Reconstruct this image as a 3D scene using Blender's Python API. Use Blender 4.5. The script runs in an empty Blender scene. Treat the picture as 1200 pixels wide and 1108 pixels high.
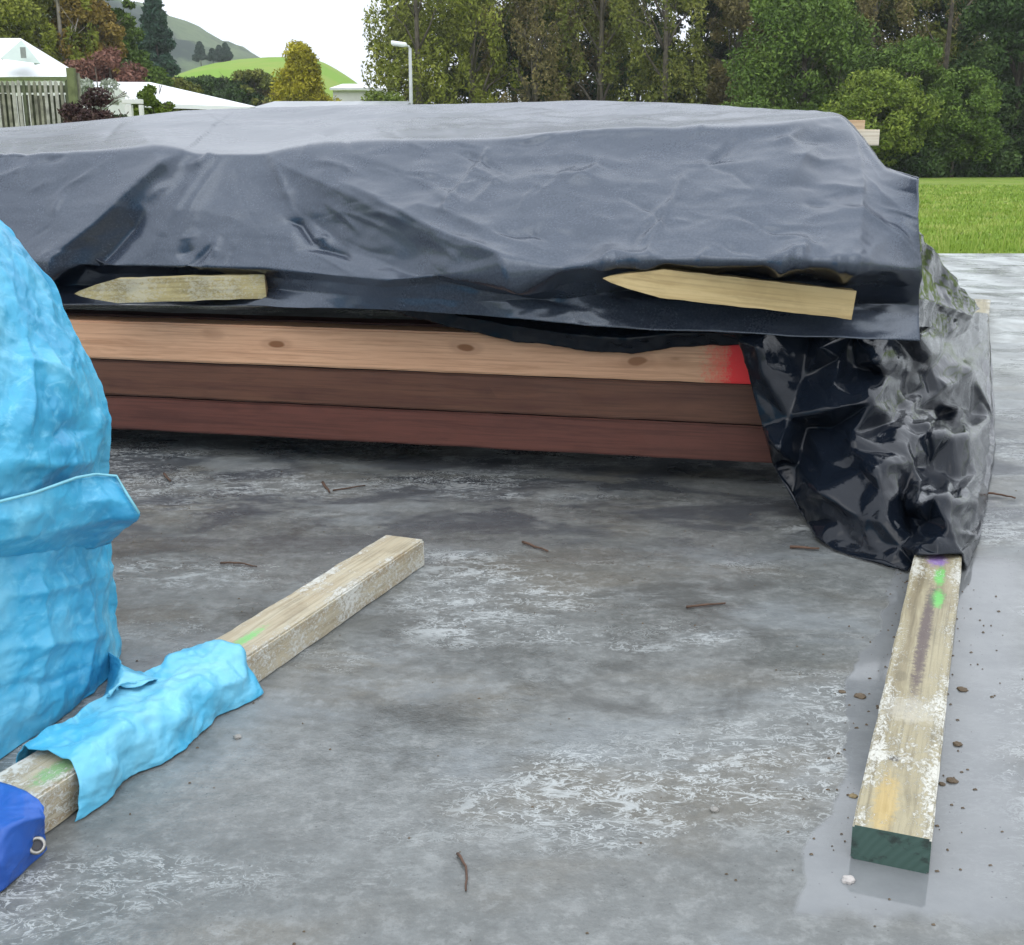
import bpy, bmesh, math, random
import numpy as np
from mathutils import Vector, Matrix, noise
from mathutils.geometry import delaunay_2d_cdt
R = math.radians
S = bpy.context.scene
col = S.collection

# ------------------------------------------------------------ camera, sky, sun, exposure
F = 1400.0; PITCH = R(15.03); H = 0.9
cd = bpy.data.cameras.new("camera"); cam = bpy.data.objects.new("camera", cd); col.objects.link(cam)
cam.location = (0, 0, H); cam.rotation_euler = (R(90) - PITCH, 0, 0)
cd.sensor_width = 36; cd.lens = 36 * F / 1200; cd.clip_start = .05; cd.clip_end = 6000
S.camera = cam
w = bpy.data.worlds.new("World"); S.world = w; w.use_nodes = True
nt = w.node_tree; nt.nodes.clear()
SUN_EL, SUN_AZ = R(52), R(200)
sky = nt.nodes.new('ShaderNodeTexSky'); sky.sky_type = 'NISHITA'; sky.sun_disc = False
sky.sun_elevation = SUN_EL; sky.sun_rotation = SUN_AZ; sky.dust_density = 4
tc = nt.nodes.new('ShaderNodeTexCoord')
nz = nt.nodes.new('ShaderNodeTexNoise'); nz.inputs['Scale'].default_value = 2.2; nz.inputs['Detail'].default_value = 6
nt.links.new(tc.outputs['Generated'], nz.inputs['Vector'])
cr = nt.nodes.new('ShaderNodeValToRGB')           # overcast cloud deck
cr.color_ramp.elements[0].position = .3; cr.color_ramp.elements[0].color = (.86, .91, .98, 1)
cr.color_ramp.elements[1].position = .75; cr.color_ramp.elements[1].color = (.93, .97, 1.03, 1)
nt.links.new(nz.outputs['Fac'], cr.inputs[0])
sx_ = nt.nodes.new('ShaderNodeSeparateXYZ'); nt.links.new(tc.outputs['Generated'], sx_.inputs[0])
gz = nt.nodes.new('ShaderNodeMapRange'); gz.inputs[1].default_value = 0.0; gz.inputs[2].default_value = 1.0; gz.inputs[3].default_value = 13.5; gz.inputs[4].default_value = 25.0
nt.links.new(sx_.outputs[2], gz.inputs[0])          # an overcast sky is about twice as bright overhead as at the horizon
vm = nt.nodes.new('ShaderNodeVectorMath'); vm.operation = 'SCALE'; nt.links.new(gz.outputs[0], vm.inputs['Scale'])
nt.links.new(cr.outputs[0], vm.inputs[0])
mx = nt.nodes.new('ShaderNodeMix'); mx.data_type = 'RGBA'; mx.inputs[0].default_value = .92
nt.links.new(sky.outputs[0], mx.inputs[6]); nt.links.new(vm.outputs[0], mx.inputs[7])
bg = nt.nodes.new('ShaderNodeBackground'); bg.inputs['Strength'].default_value = .1
nt.links.new(mx.outputs[2], bg.inputs['Color'])
ow = nt.nodes.new('ShaderNodeOutputWorld'); nt.links.new(bg.outputs[0], ow.inputs[0])
ld = bpy.data.lights.new("sun", 'SUN'); ld.energy = .6; ld.angle = R(45); ld.color = (1, .97, .92)
sun = bpy.data.objects.new("sun", ld); col.objects.link(sun)
sd = Vector((math.sin(SUN_AZ) * math.cos(SUN_EL), math.cos(SUN_AZ) * math.cos(SUN_EL), math.sin(SUN_EL)))
sun.rotation_euler = sd.to_track_quat('Z', 'Y').to_euler()
S.view_settings.view_transform = 'Standard'; S.view_settings.look = 'None'
S.view_settings.exposure = 0.0; S.view_settings.gamma = 1
S.render.engine = 'CYCLES'; S.cycles.max_bounces = 6; S.cycles.volume_bounces = 0

# ------------------------------------------------------------ helpers
cp, sp_ = math.cos(PITCH), math.sin(PITCH)
def ray(px, py):
    a = (px - 600) / F; b = (554 - py) / F
    return Vector((a, cp + b * sp_, -sp_ + b * cp))
def at(px, py, Y):                       # the point on that sight line at distance Y
    d = ray(px, py); return Vector((0, 0, H)) + d * (Y / d.y)
def gr(px, py, z=0.0):                   # the point on that sight line at height z
    d = ray(px, py); return Vector((0, 0, H)) + d * ((z - H) / d.z)
def tag(o, label=None, cat=None, group=None, kind=None):
    if label: o['label'] = label
    if cat: o['category'] = cat
    if group: o['group'] = group
    if kind: o['kind'] = kind
    return o
def empty(name, loc=(0, 0, 0), rot=None):
    o = bpy.data.objects.new(name, None); col.objects.link(o); o.location = loc
    o.empty_display_size = .1
    if rot: o.rotation_euler = rot
    return o
def mesh(name, V, Fc, mats, parent=None, smooth=True, loc=None):
    me = bpy.data.meshes.new(name)
    me.from_pydata([tuple(v) for v in V] if not isinstance(V, np.ndarray) else V.tolist(), [], Fc if not isinstance(Fc, np.ndarray) else Fc.tolist())
    for m in (mats if isinstance(mats, (list, tuple)) else [mats]): me.materials.append(m)
    if smooth: me.polygons.foreach_set('use_smooth', [True] * len(me.polygons))
    me.update()
    o = bpy.data.objects.new(name, me); col.objects.link(o)
    if parent: o.parent = parent
    if loc is not None: o.location = loc
    return o
def from_bm(name, bm, mats, parent=None, smooth=False):
    me = bpy.data.meshes.new(name); bm.to_mesh(me); bm.free()
    for m in (mats if isinstance(mats, (list, tuple)) else [mats]): me.materials.append(m)
    if smooth: me.polygons.foreach_set('use_smooth', [True] * len(me.polygons))
    o = bpy.data.objects.new(name, me); col.objects.link(o)
    if parent: o.parent = parent
    return o
def bx(bm, x0, x1, y0, y1, z0, z1, bev=0):
    r = bmesh.ops.create_cube(bm, size=1)
    for v in r['verts']:
        v.co = Vector(((x0 + x1) / 2 + v.co.x * (x1 - x0), (y0 + y1) / 2 + v.co.y * (y1 - y0), (z0 + z1) / 2 + v.co.z * (z1 - z0)))
    if bev:
        es = list({e for v in r['verts'] for e in v.link_edges})
        bmesh.ops.bevel(bm, geom=es, offset=bev, segments=2, affect='EDGES', profile=.6)
def tube(pts, rad, n=8, V=None, Fc=None, cap=True):
    V = [] if V is None else V; Fc = [] if Fc is None else Fc
    pts = [Vector(p) for p in pts]; base = len(V); up = Vector((.13, .2, 1)).normalized()
    for i, p in enumerate(pts):
        d = (pts[min(i + 1, len(pts) - 1)] - pts[max(i - 1, 0)]).normalized()
        if abs(d.dot(up)) > .95: u = d.cross(Vector((1, .1, 0))).normalized()
        else: u = d.cross(up).normalized()
        v = d.cross(u); r = rad[i] if hasattr(rad, '__len__') else rad
        for k in range(n):
            a = 2 * math.pi * k / n; V.append(p + (u * math.cos(a) + v * math.sin(a)) * r)
    for i in range(len(pts) - 1):
        for k in range(n):
            a = base + i * n + k; b = base + i * n + (k + 1) % n
            Fc.append((a, b, b + n, a + n))
    if cap:
        Fc.append(tuple(base + k for k in range(n))[::-1]); e = base + (len(pts) - 1) * n
        Fc.append(tuple(e + k for k in range(n)))
    return V, Fc
def fbm(p, o=4): return noise.fractal(p, 1.0, 2.0, o)
def solid(o, t):
    m = o.modifiers.new("thickness", 'SOLIDIFY'); m.thickness = t; m.offset = -1; return o

# ---- material node helper
class N:
    def __init__(s, name):
        s.m = bpy.data.materials.new(name); s.m.use_nodes = True; s.t = s.m.node_tree
        s.b = s.t.nodes['Principled BSDF']; s.tc = s.t.nodes.new('ShaderNodeTexCoord')
    def lk(s, a, b):
        if isinstance(a, (int, float)): b.default_value = a
        elif isinstance(a, tuple): b.default_value = a if len(a) == len(b.default_value) else (*a, 1)
        else: s.t.links.new(a, b)
    def map(s, src, scale=(1, 1, 1), loc=(0, 0, 0), rot=(0, 0, 0)):
        n = s.t.nodes.new('ShaderNodeMapping'); s.lk(src, n.inputs[0])
        n.inputs['Scale'].default_value = scale; n.inputs['Location'].default_value = loc; n.inputs['Rotation'].default_value = rot
        return n.outputs[0]
    def noise(s, v, scale, detail=5, rough=.55, dist=0, out='Fac'):
        n = s.t.nodes.new('ShaderNodeTexNoise'); s.lk(v, n.inputs['Vector'])
        n.inputs['Scale'].default_value = scale; n.inputs['Detail'].default_value = detail
        n.inputs['Roughness'].default_value = rough; n.inputs['Distortion'].default_value = dist
        return n.outputs[out]
    def vor(s, v, scale, feat='F1', out='Distance', rnd=1):
        n = s.t.nodes.new('ShaderNodeTexVoronoi'); n.feature = feat; s.lk(v, n.inputs['Vector'])
        n.inputs['Scale'].default_value = scale; n.inputs['Randomness'].default_value = rnd; return n.outputs[out]
    def ramp(s, f, stops):
        n = s.t.nodes.new('ShaderNodeValToRGB'); s.lk(f, n.inputs[0]); e = n.color_ramp.elements
        while len(e) < len(stops): e.new(.5)
        for i, (p, c) in enumerate(stops):
            e[i].position = p; e[i].color = (*c, 1) if isinstance(c, tuple) else (c, c, c, 1)
        return n.outputs[0]
    def mix(s, f, a, b, mode='MIX'):
        n = s.t.nodes.new('ShaderNodeMix'); n.data_type = 'RGBA'; n.blend_type = mode
        s.lk(f, n.inputs[0]); s.lk(a, n.inputs[6]); s.lk(b, n.inputs[7]); return n.outputs[2]
    def mth(s, op, a, b=0.0, c=0.0, clamp=False):
        n = s.t.nodes.new('ShaderNodeMath'); n.operation = op; n.use_clamp = clamp
        s.lk(a, n.inputs[0]); s.lk(b, n.inputs[1]); s.lk(c, n.inputs[2]); return n.outputs[0]
    def sm(s, f, a, b, lo=0.0, hi=1.0):
        n = s.t.nodes.new('ShaderNodeMapRange'); n.interpolation_type = 'SMOOTHSTEP'; s.lk(f, n.inputs[0])
        n.inputs[1].default_value = a; n.inputs[2].default_value = b; n.inputs[3].default_value = lo; n.inputs[4].default_value = hi
        return n.outputs[0]
    def sep(s, v):
        n = s.t.nodes.new('ShaderNodeSeparateXYZ'); s.lk(v, n.inputs[0]); return n.outputs
    def bump(s, h, strength, dist, prev=None):
        n = s.t.nodes.new('ShaderNodeBump'); s.lk(h, n.inputs['Height']); s.lk(strength, n.inputs['Strength'])
        n.inputs['Distance'].default_value = dist
        if prev is not None: s.lk(prev, n.inputs['Normal'])
        return n.outputs[0]
    def done(s, color=None, rough=None, nor=None, spec=None, **kw):
        if color is not None: s.lk(color, s.b.inputs['Base Color'])
        if rough is not None: s.lk(rough, s.b.inputs['Roughness'])
        if nor is not None: s.lk(nor, s.b.inputs['Normal'])
        if spec is not None: s.lk(spec, s.b.inputs['Specular IOR Level'])
        for k, v in kw.items(): s.lk(v, s.b.inputs[k])
        return s.m
def plain(name, c, rough=.6, var=.15, scale=8, **kw):
    n = N(name); o = n.tc.outputs['Object']
    f = n.noise(o, scale, 6)
    return n.done(n.ramp(f, [(.3, tuple(x * (1 - var) for x in c)), (.7, tuple(min(1, x * (1 + var)) for x in c))]), rough, **kw)

# bearers run along this direction; front of the pile along PD
BX = lambda Y, left=False: (-.235 + .4 * (Y - 2.58)) if left else (.491 + .4 * (Y - 1.372))
BD = Vector((.4, 1, 0)).normalized()
YF = lambda px: 3.30 / (1 + .219 * (px - 600) * .00074)

# ------------------------------------------------------------ slab, ground
def slab_mat():
    n = N("wet_concrete"); P = n.tc.outputs['Object']; x, y, z = n.sep(P)[:3]
    big = n.noise(n.map(P, (1, 1.15, 1)), 1.4, 9, .68); mid = n.noise(P, 7, 10, .72); fine = n.noise(P, 60, 6, .7)
    c = n.ramp(big, [(.3, (.125, .134, .132)), (.5, (.172, .182, .178)), (.72, (.25, .262, .258))])
    c = n.mix(n.sm(mid, .35, .7), n.mix(.62, c, (.10, .105, .10)), c)
    warm = n.sm(n.noise(n.map(P, (1, 2.2, 1), (7, 3, 0)), 1.6, 4), .5, .68)
    c = n.mix(n.mth('MULTIPLY', warm, .55), c, (.135, .12, .09))
    m2 = n.noise(P, 22, 9, .75); c = n.mix(n.mth('MULTIPLY', n.sm(m2, .5, .62), .4), c, (.27, .28, .275)); c = n.mix(n.mth('MULTIPLY', n.sm(m2, .5, .38), .35), c, (.085, .09, .088))
    c = n.mix(n.mth('MULTIPLY', n.sm(fine, .5, .75), .25), c, (.34, .34, .33))
    c = n.mix(n.mth('MULTIPLY', n.sm(fine, .48, .3), .3), c, (.06, .06, .06))
    # dark damp stains
    damp = n.sm(n.noise(n.map(P, (1, 1.3, 1), (3, 9, 0)), 2.3, 10, .66, .4), .54, .64)
    c = n.mix(n.mth('MULTIPLY', damp, .65), c, (.062, .064, .060))
    pf_ = n.sm(n.noise(n.map(P, (.9, 1.6, 1), (8, 6, 0)), 1.5, 9, .66, .3), .53, .62)
    c = n.mix(n.mth('MULTIPLY', pf_, .3), c, (.28, .31, .33))
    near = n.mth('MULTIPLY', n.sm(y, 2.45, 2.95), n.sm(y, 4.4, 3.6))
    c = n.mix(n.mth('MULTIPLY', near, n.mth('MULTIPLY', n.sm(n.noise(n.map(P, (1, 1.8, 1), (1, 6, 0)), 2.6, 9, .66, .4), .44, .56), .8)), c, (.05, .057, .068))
    # white lime bloom in broken flecks
    zone = n.sm(n.noise(n.map(P, (.7, 1.5, 1), (11, 2, 0)), 1.7, 3, .5), .47, .62)
    fl = n.noise(n.map(P, (1, 1.6, 1)), 26, 7, .62, 1.6)
    fl2 = n.noise(n.map(P, (1, 2.2, 1), (5, 5, 0)), 9, 8, .72, 1.0)
    ridg = n.sm(n.mth('ABSOLUTE', n.mth('SUBTRACT', fl, .5)), .035, .012)
    lime = n.mth('MULTIPLY', zone, n.mth('MAXIMUM', n.mth('MULTIPLY', ridg, n.sm(fl2, .42, .52)), n.mth('MULTIPLY', n.sm(fl2, .555, .63), .8)))
    # smooth water film along the right hand bearer
    d = n.mth('SUBTRACT', x, n.mth('ADD', .491 - .4 * 1.372, n.mth('MULTIPLY', y, .4)))
    wv = n.noise(n.map(P, (1, 1, 1), (2, 4, 0)), 3.5, 3)
    d2 = n.mth('ADD', d, n.mth('MULTIPLY', n.mth('SUBTRACT', wv, .5), .16))
    yy = n.mth('ADD', y, n.mth('MULTIPLY', n.mth('SUBTRACT', n.noise(P, 6, 3), .5), .16)); film = n.mth('MULTIPLY', n.sm(d2, -.108, -.098), n.mth('MULTIPLY', n.sm(yy, 1.25, 1.29), n.sm(y, 2.7, 2.5)))
    film = n.mth('MULTIPLY', film, n.sm(d2, .26, .12))
    filmc = n.mix(n.sm(mid, .3, .7), (.165, .175, .182), (.205, .215, .22))
    # far wet streaks
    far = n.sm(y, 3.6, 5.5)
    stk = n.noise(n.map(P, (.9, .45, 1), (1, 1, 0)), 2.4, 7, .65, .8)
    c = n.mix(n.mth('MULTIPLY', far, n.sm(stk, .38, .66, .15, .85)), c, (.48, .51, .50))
    c = n.mix(n.mth('MULTIPLY', lime, .7), c, (.50, .53, .53))
    c = n.mix(n.mth('MULTIPLY', film, .92), c, filmc)
    pit = n.sm(n.vor(P, 75), .13, .05); pit = n.mth('MULTIPLY', pit, n.sm(n.vor(P, 75, out='Color'), .55, .6)); c = n.mix(n.mth('MULTIPLY', pit, .6), c, (.03, .03, .03))
    # roughness: puddled areas smooth
    wet = n.sm(n.noise(n.map(P, (1, 1.5, 1), (4, 1, 0)), 1.9, 5, .55), .42, .60)
    r = n.ramp(wet, [(0, .46), (1, .16)])
    r = n.mix(n.mth('MULTIPLY', lime, .7), r, (.7, .7, .7))
    r = n.mix(film, r, (.07, .07, .07))
    hgt = n.mth('ADD', n.mth('MULTIPLY', fine, .5), n.mth('MULTIPLY', n.noise(P, 220, 4), .5))
    dry = n.mth('SUBTRACT', 1.0, film); nb = n.bump(hgt, n.mth('MULTIPLY', dry, .22), .006)
    nb = n.bump(n.noise(P, 14, 5), n.mth('MULTIPLY', dry, .18), .02, nb)
    m = n.done(c, r, nb, .5)
    return m
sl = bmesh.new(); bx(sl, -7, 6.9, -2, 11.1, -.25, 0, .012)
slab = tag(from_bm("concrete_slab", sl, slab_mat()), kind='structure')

def grass_mat():
    n = N("pasture_grass"); P = n.tc.outputs['Object']
    a = n.noise(P, .35, 6, .6); b = n.noise(n.map(P, (1, .5, 1)), 3.2, 8, .7); f = n.noise(P, 40, 4, .7)
    c = n.ramp(a, [(.35, (.14, .23, .022)), (.5, (.19, .30, .03)), (.68, (.29, .34, .07))])
    c = n.mix(n.sm(b, .4, .68), c, (.27, .31, .085))
    c = n.mix(n.mth('MULTIPLY', n.sm(f, .4, .65), .4), c, (.07, .13, .015))
    return n.done(c, .85, n.bump(n.noise(P, 9, 8, .75), .8, .12), .15)
gm = grass_mat()
# one ground sheet to the horizon, finer near the camera
xs = [-3000, -1200, -500, -200, -100, -60, -40, -20, -10, -5, 0, 5, 10, 20, 40, 60, 100, 200, 500, 1200, 3000]
ys = [-200, -40, 0, 5, 10, 14, 18, 24, 30, 40, 50, 60, 75, 100, 160, 300, 700, 1500, 4000]
V = [(x, y, -.10) for y in ys for x in xs]; nx = len(xs)
Fc = [(j * nx + i, j * nx + i + 1, (j + 1) * nx + i + 1, (j + 1) * nx + i) for j in range(len(ys) - 1) for i in range(nx - 1)]
tag(mesh("ground", V, Fc, gm), kind='structure')
# grass blades over the near half of the field
rg = random.Random(4); V = []; Fc = []
bl = N("grass_blade"); c = bl.ramp(bl.noise(bl.tc.outputs['Object'], 1.3, 5), [(.3, (.14, .24, .02)), (.5, (.22, .33, .035)), (.7, (.36, .39, .10))])
blade_m = bl.done(c, .7)
for i in range(26000):
    Y = 11.25 + (rg.random() ** 1.6) * 26; x = rg.uniform(.26 * Y, .52 * Y)
    h = rg.uniform(.03, .085) * (1.0 + .35 * noise.noise(Vector((x * .8, Y * .8, 0)))); wd = rg.uniform(.006, .014) * (1 + (Y - 11) * .08)
    a = rg.uniform(0, 6.28); k = rg.uniform(-.03, .03); b0 = len(V); ca, sa = math.cos(a) * wd, math.sin(a) * wd
    V += [(x - ca, Y - sa, -.1), (x + ca, Y + sa, -.1), (x + k, Y + rg.uniform(-.03, .03), -.1 + h)]; Fc.append((b0, b0 + 1, b0 + 2))
for i in range(240):                                 # taller seed stems along the slab edge
    x = rg.uniform(3.6, 7.0); Y = 11.2 + rg.random() * .5; h = rg.uniform(.12, .38) * rg.random() ** .5; b0 = len(V)
    k = rg.uniform(-.08, .08)
    V += [(x - .005, Y, -.1), (x + .005, Y, -.1), (x + k + .004, Y, -.1 + h), (x + k - .004, Y, -.1 + h)]; Fc.append((b0, b0 + 1, b0 + 2, b0 + 3))
tag(mesh("grass", V, Fc, blade_m, smooth=False), 'bright green pasture grass with pale seed stems beyond the slab', 'grass', kind='stuff')

# ------------------------------------------------------------ hills
def hill(name, pts, Yr, Yf, mat, amp, back=120, rows=24):
    pts_x = np.linspace(pts[0][0], pts[-1][0], 120); py = np.interp(pts_x, [p[0] for p in pts], [p[1] for p in pts])
    k = np.ones(5) / 5; py[2:-2] = np.convolve(py, k, 'valid')
    V = []; n = len(pts_x)
    for j in range(rows + 6):
        for i in range(n):
            r = at(pts_x[i], py[i], Yr)
            if j <= rows:
                t = j / rows; Y = Yf + (Yr - Yf) * t; z = -.5 + (r.z + .5) * (1 - (1 - t) ** 1.7)
                x = r.x * (1 - .15 * (1 - t))
                z += amp * fbm(Vector((x * .02, Y * .02, 1.3))) * math.sin(math.pi * min(1, t * 1.02))
            else:
                t = (j - rows) / 5; Y = Yr + back * t; z = r.z * (1 - t) - .5; x = r.x * (1 + .1 * t)
            V.append((x, Y, z + (amp * .12 * fbm(Vector((x * .15, Y * .1, 5))) if j else 0)))
    Fc = [(j * n + i, j * n + i + 1, (j + 1) * n + i + 1, (j + 1) * n + i) for j in range(rows + 5) for i in range(n - 1)]
    return tag(mesh(name, V, Fc, mat), kind='structure')
n = N("far_hill"); P = n.tc.outputs['Object']
far_m = n.done(n.mix(n.sm(n.noise(P, .018, 8, .65), .46, .56), n.ramp(n.noise(P, .2, 6), [(.3, (.075, .115, .055)), (.7, (.12, .16, .075))]), (.02, .038, .026)), .9, spec=.1)
hill("hill", [(-500, -150), (-100, -60), (100, -20), (150, 6), (200, 26), (240, 45), (270, 58), (295, 70), (330, 88), (380, 112), (480, 160)], 620, 330, far_m, 16)
n = N("near_hill"); P = n.tc.outputs['Object']
near_m = n.done(n.mix(n.sm(n.noise(P, .05, 6, .6), .42, .62), (.17, .30, .03), (.23, .30, .055)), .9, spec=.1)
hill("hill", [(100, 150), (170, 112), (215, 90), (255, 76), (290, 70), (330, 68), (355, 68.5), (378, 73), (400, 85), (420, 98), (440, 114), (480, 150)], 240, 150, near_m, 1.2, 60)

# ------------------------------------------------------------ trees
def leaf_mat(name, cols, rough=.7):
    n = N(name); P = n.tc.outputs['Object']
    f = n.mth('ADD', n.mth('MULTIPLY', n.noise(P, .8, 3), .55), n.mth('MULTIPLY', n.noise(P, 7, 2, .8), .45))
    cols = [tuple(min(.8, q * 1.4) for q in cc) for cc in cols]; k = len(cols); c = n.ramp(f, [(.36 + .28 * i / (k - 1), cols[i]) for i in range(k)])
    return n.done(c, rough, spec=.2)
LM = {
 'olive': leaf_mat('olive_leaves', [(.05, .062, .012), (.10, .115, .02), (.19, .19, .045)]),
 'yolive': leaf_mat('yellow_olive_leaves', [(.06, .075, .010), (.13, .15, .02), (.24, .25, .05)]),
 'brown': leaf_mat('brown_olive_leaves', [(.055, .05, .022), (.11, .095, .035), (.19, .155, .06)]),
 'green': leaf_mat('green_leaves', [(.030, .055, .010), (.065, .110, .018), (.12, .17, .032)]),
 'bright': leaf_mat('fresh_green_leaves', [(.045, .075, .012), (.105, .145, .02), (.18, .215, .035)]),
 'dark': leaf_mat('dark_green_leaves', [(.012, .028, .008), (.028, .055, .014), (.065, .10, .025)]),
 'conifer': leaf_mat('blue_green_needles', [(.014, .034, .024), (.026, .058, .038), (.05, .09, .055)]),
 'red': leaf_mat('red_brown_leaves', [(.055, .028, .02), (.12, .055, .04), (.19, .10, .07)]),
 'orange': leaf_mat('orange_brown_leaves', [(.09, .065, .015), (.17, .12, .025), (.25, .19, .05)]),
 'gold': leaf_mat('golden_foliage', [(.10, .10, .010), (.25, .23, .015), (.42, .37, .04)]),
 'purple': leaf_mat('purple_brown_leaves', [(.02, .014, .014), (.055, .03, .028), (.10, .085, .05)]),
 'pale': leaf_mat('pale_blossom', [(.10, .13, .07), (.4, .42, .38), (.75, .76, .76)]),
}
bark = plain('grey_bark', (.10, .085, .065), .9, .4, 6); pale_bark = plain('pale_bark', (.30, .27, .23), .85, .3, 4)
RS = np.random.RandomState(11)
def leaves(clumps, size, droop=0.0):
    """clumps: (centre, radius xyz, count) -> many small leaf blades"""
    Vs = []; total = 0
    for c, r, cnt in clumps:
        d = RS.normal(size=(cnt, 3)); d /= np.linalg.norm(d, axis=1)[:, None]
        rr = RS.uniform(.25, 1.08, cnt) ** .6
        p = np.array(c) + d * rr[:, None] * np.array(r)
        u = RS.normal(size=(cnt, 3)); u[:, 2] -= droop; u /= np.linalg.norm(u, axis=1)[:, None]
        v = np.cross(u, RS.normal(size=(cnt, 3))); v /= np.linalg.norm(v, axis=1)[:, None]
        s = size * RS.uniform(.55, 1.35, cnt)[:, None]
        q = np.stack([p - u * s, p + v * s * .42, p + u * s, p - v * s * .42], 1)
        Vs.append(q.reshape(-1, 3)); total += cnt
    Vv = np.concatenate(Vs); Ff = np.arange(total * 4).reshape(-1, 4)
    return Vv, Ff
def tree(name, label, px, Y, wid, ztop, zbase, mat, dens=1.0, leaf=.13, trunkr=.16, cat='tree', group=None, shape='round',
         bk=None, nlimb=9, droop=0, lean=0, air=1.0, seed=None, z0=0.0):
    rs = random.Random(seed if seed is not None else hash((px, int(Y))) % 9999)
    g = at(px, 178, Y); base = Vector((g.x, Y, z0 - .1)); ztop -= z0; zbase -= z0; root = empty(name, base); tag(root, label, cat, group)
    h = ztop - zbase; cz = (ztop + zbase) / 2
    # trunk with limbs
    V = []; Fc = []; tp = []; steps = 8; top = zbase + h * (.86 if shape != 'cone' else .97)
    off = [rs.uniform(-1, 1), rs.uniform(-1, 1)]
    for i in range(steps + 1):
        t = i / steps; tp.append(Vector((lean * t * t + .12 * wid * .15 * math.sin(3 * t + off[0]), .1 * math.sin(4 * t + off[1]), (top + .1) * t)))
    tube(tp, [trunkr * (1 - .82 * i / steps) * (1.25 if i == 0 else 1) for i in range(steps + 1)], 7, V, Fc)
    ends = []
    for k in range(nlimb):
        t = rs.uniform(.25, .9); zi = max(.12, t); p0 = tp[min(steps, int(zi * steps))]
        a = rs.uniform(0, 6.28); L = wid * .5 * rs.uniform(.55, 1.0) * (1 - .5 * zi)
        p1 = p0 + Vector((math.cos(a) * L * .5, math.sin(a) * L * .5, h * .10)); p2 = p0 + Vector((math.cos(a) * L, math.sin(a) * L * .9, h * rs.uniform(.12, .25)))
        r0 = trunkr * (1 - .8 * zi) * .6
        tube([p0, p1, p2], [r0, r0 * .6, r0 * .2], 5, V, Fc); ends.append(p2)
        for q in range(3):
            e = p2 + Vector((rs.uniform(-1, 1), rs.uniform(-1, 1), rs.uniform(-.2, 1))) * wid * .16
            tube([p1.lerp(p2, rs.uniform(.3, .9)), e], [r0 * .3, .008], 4, V, Fc)
    mesh("trunk", V, Fc, bk or bark, root)
    cl = []
    nc = int(46 * dens)
    for k in range(nc):
        if shape == 'round':
            d = Vector((rs.gauss(0, 1), rs.gauss(0, 1), rs.gauss(0, 1))).normalized() * rs.uniform(.35, 1) ** .5
            c = Vector((d.x * wid * .45 + lean * .5, d.y * wid * .4, cz + d.z * h * .47)); r = wid * rs.uniform(.07, .16)
            rr = (r * 1.15, r * 1.15, r * .8)
        elif shape == 'cone':
            t = rs.random() ** .8; rad = wid * .5 * (1 - t) ** .85 + .05 * wid; a = rs.uniform(0, 6.28)
            k2 = rs.uniform(.45, 1); c = Vector((math.cos(a) * rad * k2, math.sin(a) * rad * k2, zbase + t * h * .97)); r = wid * rs.uniform(.11, .19) * (1.15 - .6 * t)
            rr = (r * 1.1, r * 1.1, r * .8)
        else:   # weeping / broom: tall thin strands
            a = rs.uniform(0, 6.28); k2 = rs.random() ** .5
            c = Vector((math.cos(a) * wid * .48 * k2 + lean * .5, math.sin(a) * wid * .4 * k2, zbase + h * rs.uniform(.06, .95))); r = wid * rs.uniform(.05, .11)
            rr = (r * .9, r * .9, r * 1.9)
        cl.append((c, rr, max(20, int(190 * air * (r / (wid * .12)) ** 2))))
    Vv, Ff = leaves([(c, q, int(k * 1.7)) for c, q, k in cl], leaf * .76, droop)
    mesh("crown", Vv, Ff, LM[mat], root, smooth=False)
    return root
G1 = 'trees along the far side of the field'
T = [
 # label, px, Y, wid, ztop, zbase, mat, dens, shape, leaf, air
 ('airy yellow-olive tree at the sky gap, tallest left edge of the field trees', 490, 56, 5.0, 12, 1.2, 'yolive', 1.5, 'broom', .13, .8),
 ('olive tree just right of the street lamp with red-brown limbs', 552, 57, 4.6, 12.5, 1, 'yolive', 1.6, 'broom', .13, 1),
 ('grey-brown fine-twigged tree, second right of the street lamp', 625, 57, 5.0, 12, 1, 'brown', 1.8, 'broom', .11, 1.1),
 ('broad olive tree above the middle of the black cover', 700, 57, 5.4, 12, .6, 'olive', 1.8, 'broom', .12, 1.1),
 ('loose olive tree with a pale trunk and gaps of sky', 775, 56, 5.0, 12, .6, 'olive', 1.5, 'broom', .12, 1),
 ('dark olive tree leaning beside the dense green tree', 848, 58, 4.2, 12, .6, 'brown', 1.4, 'round', .12, 1),
 ('dense mid-green rounded tree above the right of the cover', 935, 53, 6.2, 8.4, .5, 'green', 2.4, 'round', .13, 1.1),
 ('brown thin-leaved tree behind the bright green bush', 1012, 58, 4.2, 12, 2, 'brown', 1.6, 'broom', .11, 1),
 ('bare grey-brown twiggy tree between the green bush and dark evergreen', 1098, 57, 4.0, 11, 3.5, 'brown', .7, 'broom', .09, .5),
 ('tall dark evergreen at the right edge of the picture', 1185, 52, 4.8, 11, 0, 'dark', 2.4, 'round', .14, 1.2),
]
for (lb, px, Y, wd, zt, zb, m, dn, sh, lf, ar) in T:
    tree('tree', lb, px, Y, wd, zt, zb, m, dn, lf, .2, 'tree', G1, sh, air=ar, droop=.8 if sh == 'broom' else 0, bk=bark, lean=1.4 if px == 848 else 0)
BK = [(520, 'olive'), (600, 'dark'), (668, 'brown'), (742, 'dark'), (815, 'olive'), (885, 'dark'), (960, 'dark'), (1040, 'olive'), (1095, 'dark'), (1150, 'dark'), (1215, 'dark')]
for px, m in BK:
    tree('tree', 'shaded tree in the dim back row of the wood behind the field', px, 63, 7.0, 13, .0, m, 2.2, .17, .22, 'tree', 'shaded back row trees', 'round', air=1.0)
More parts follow.
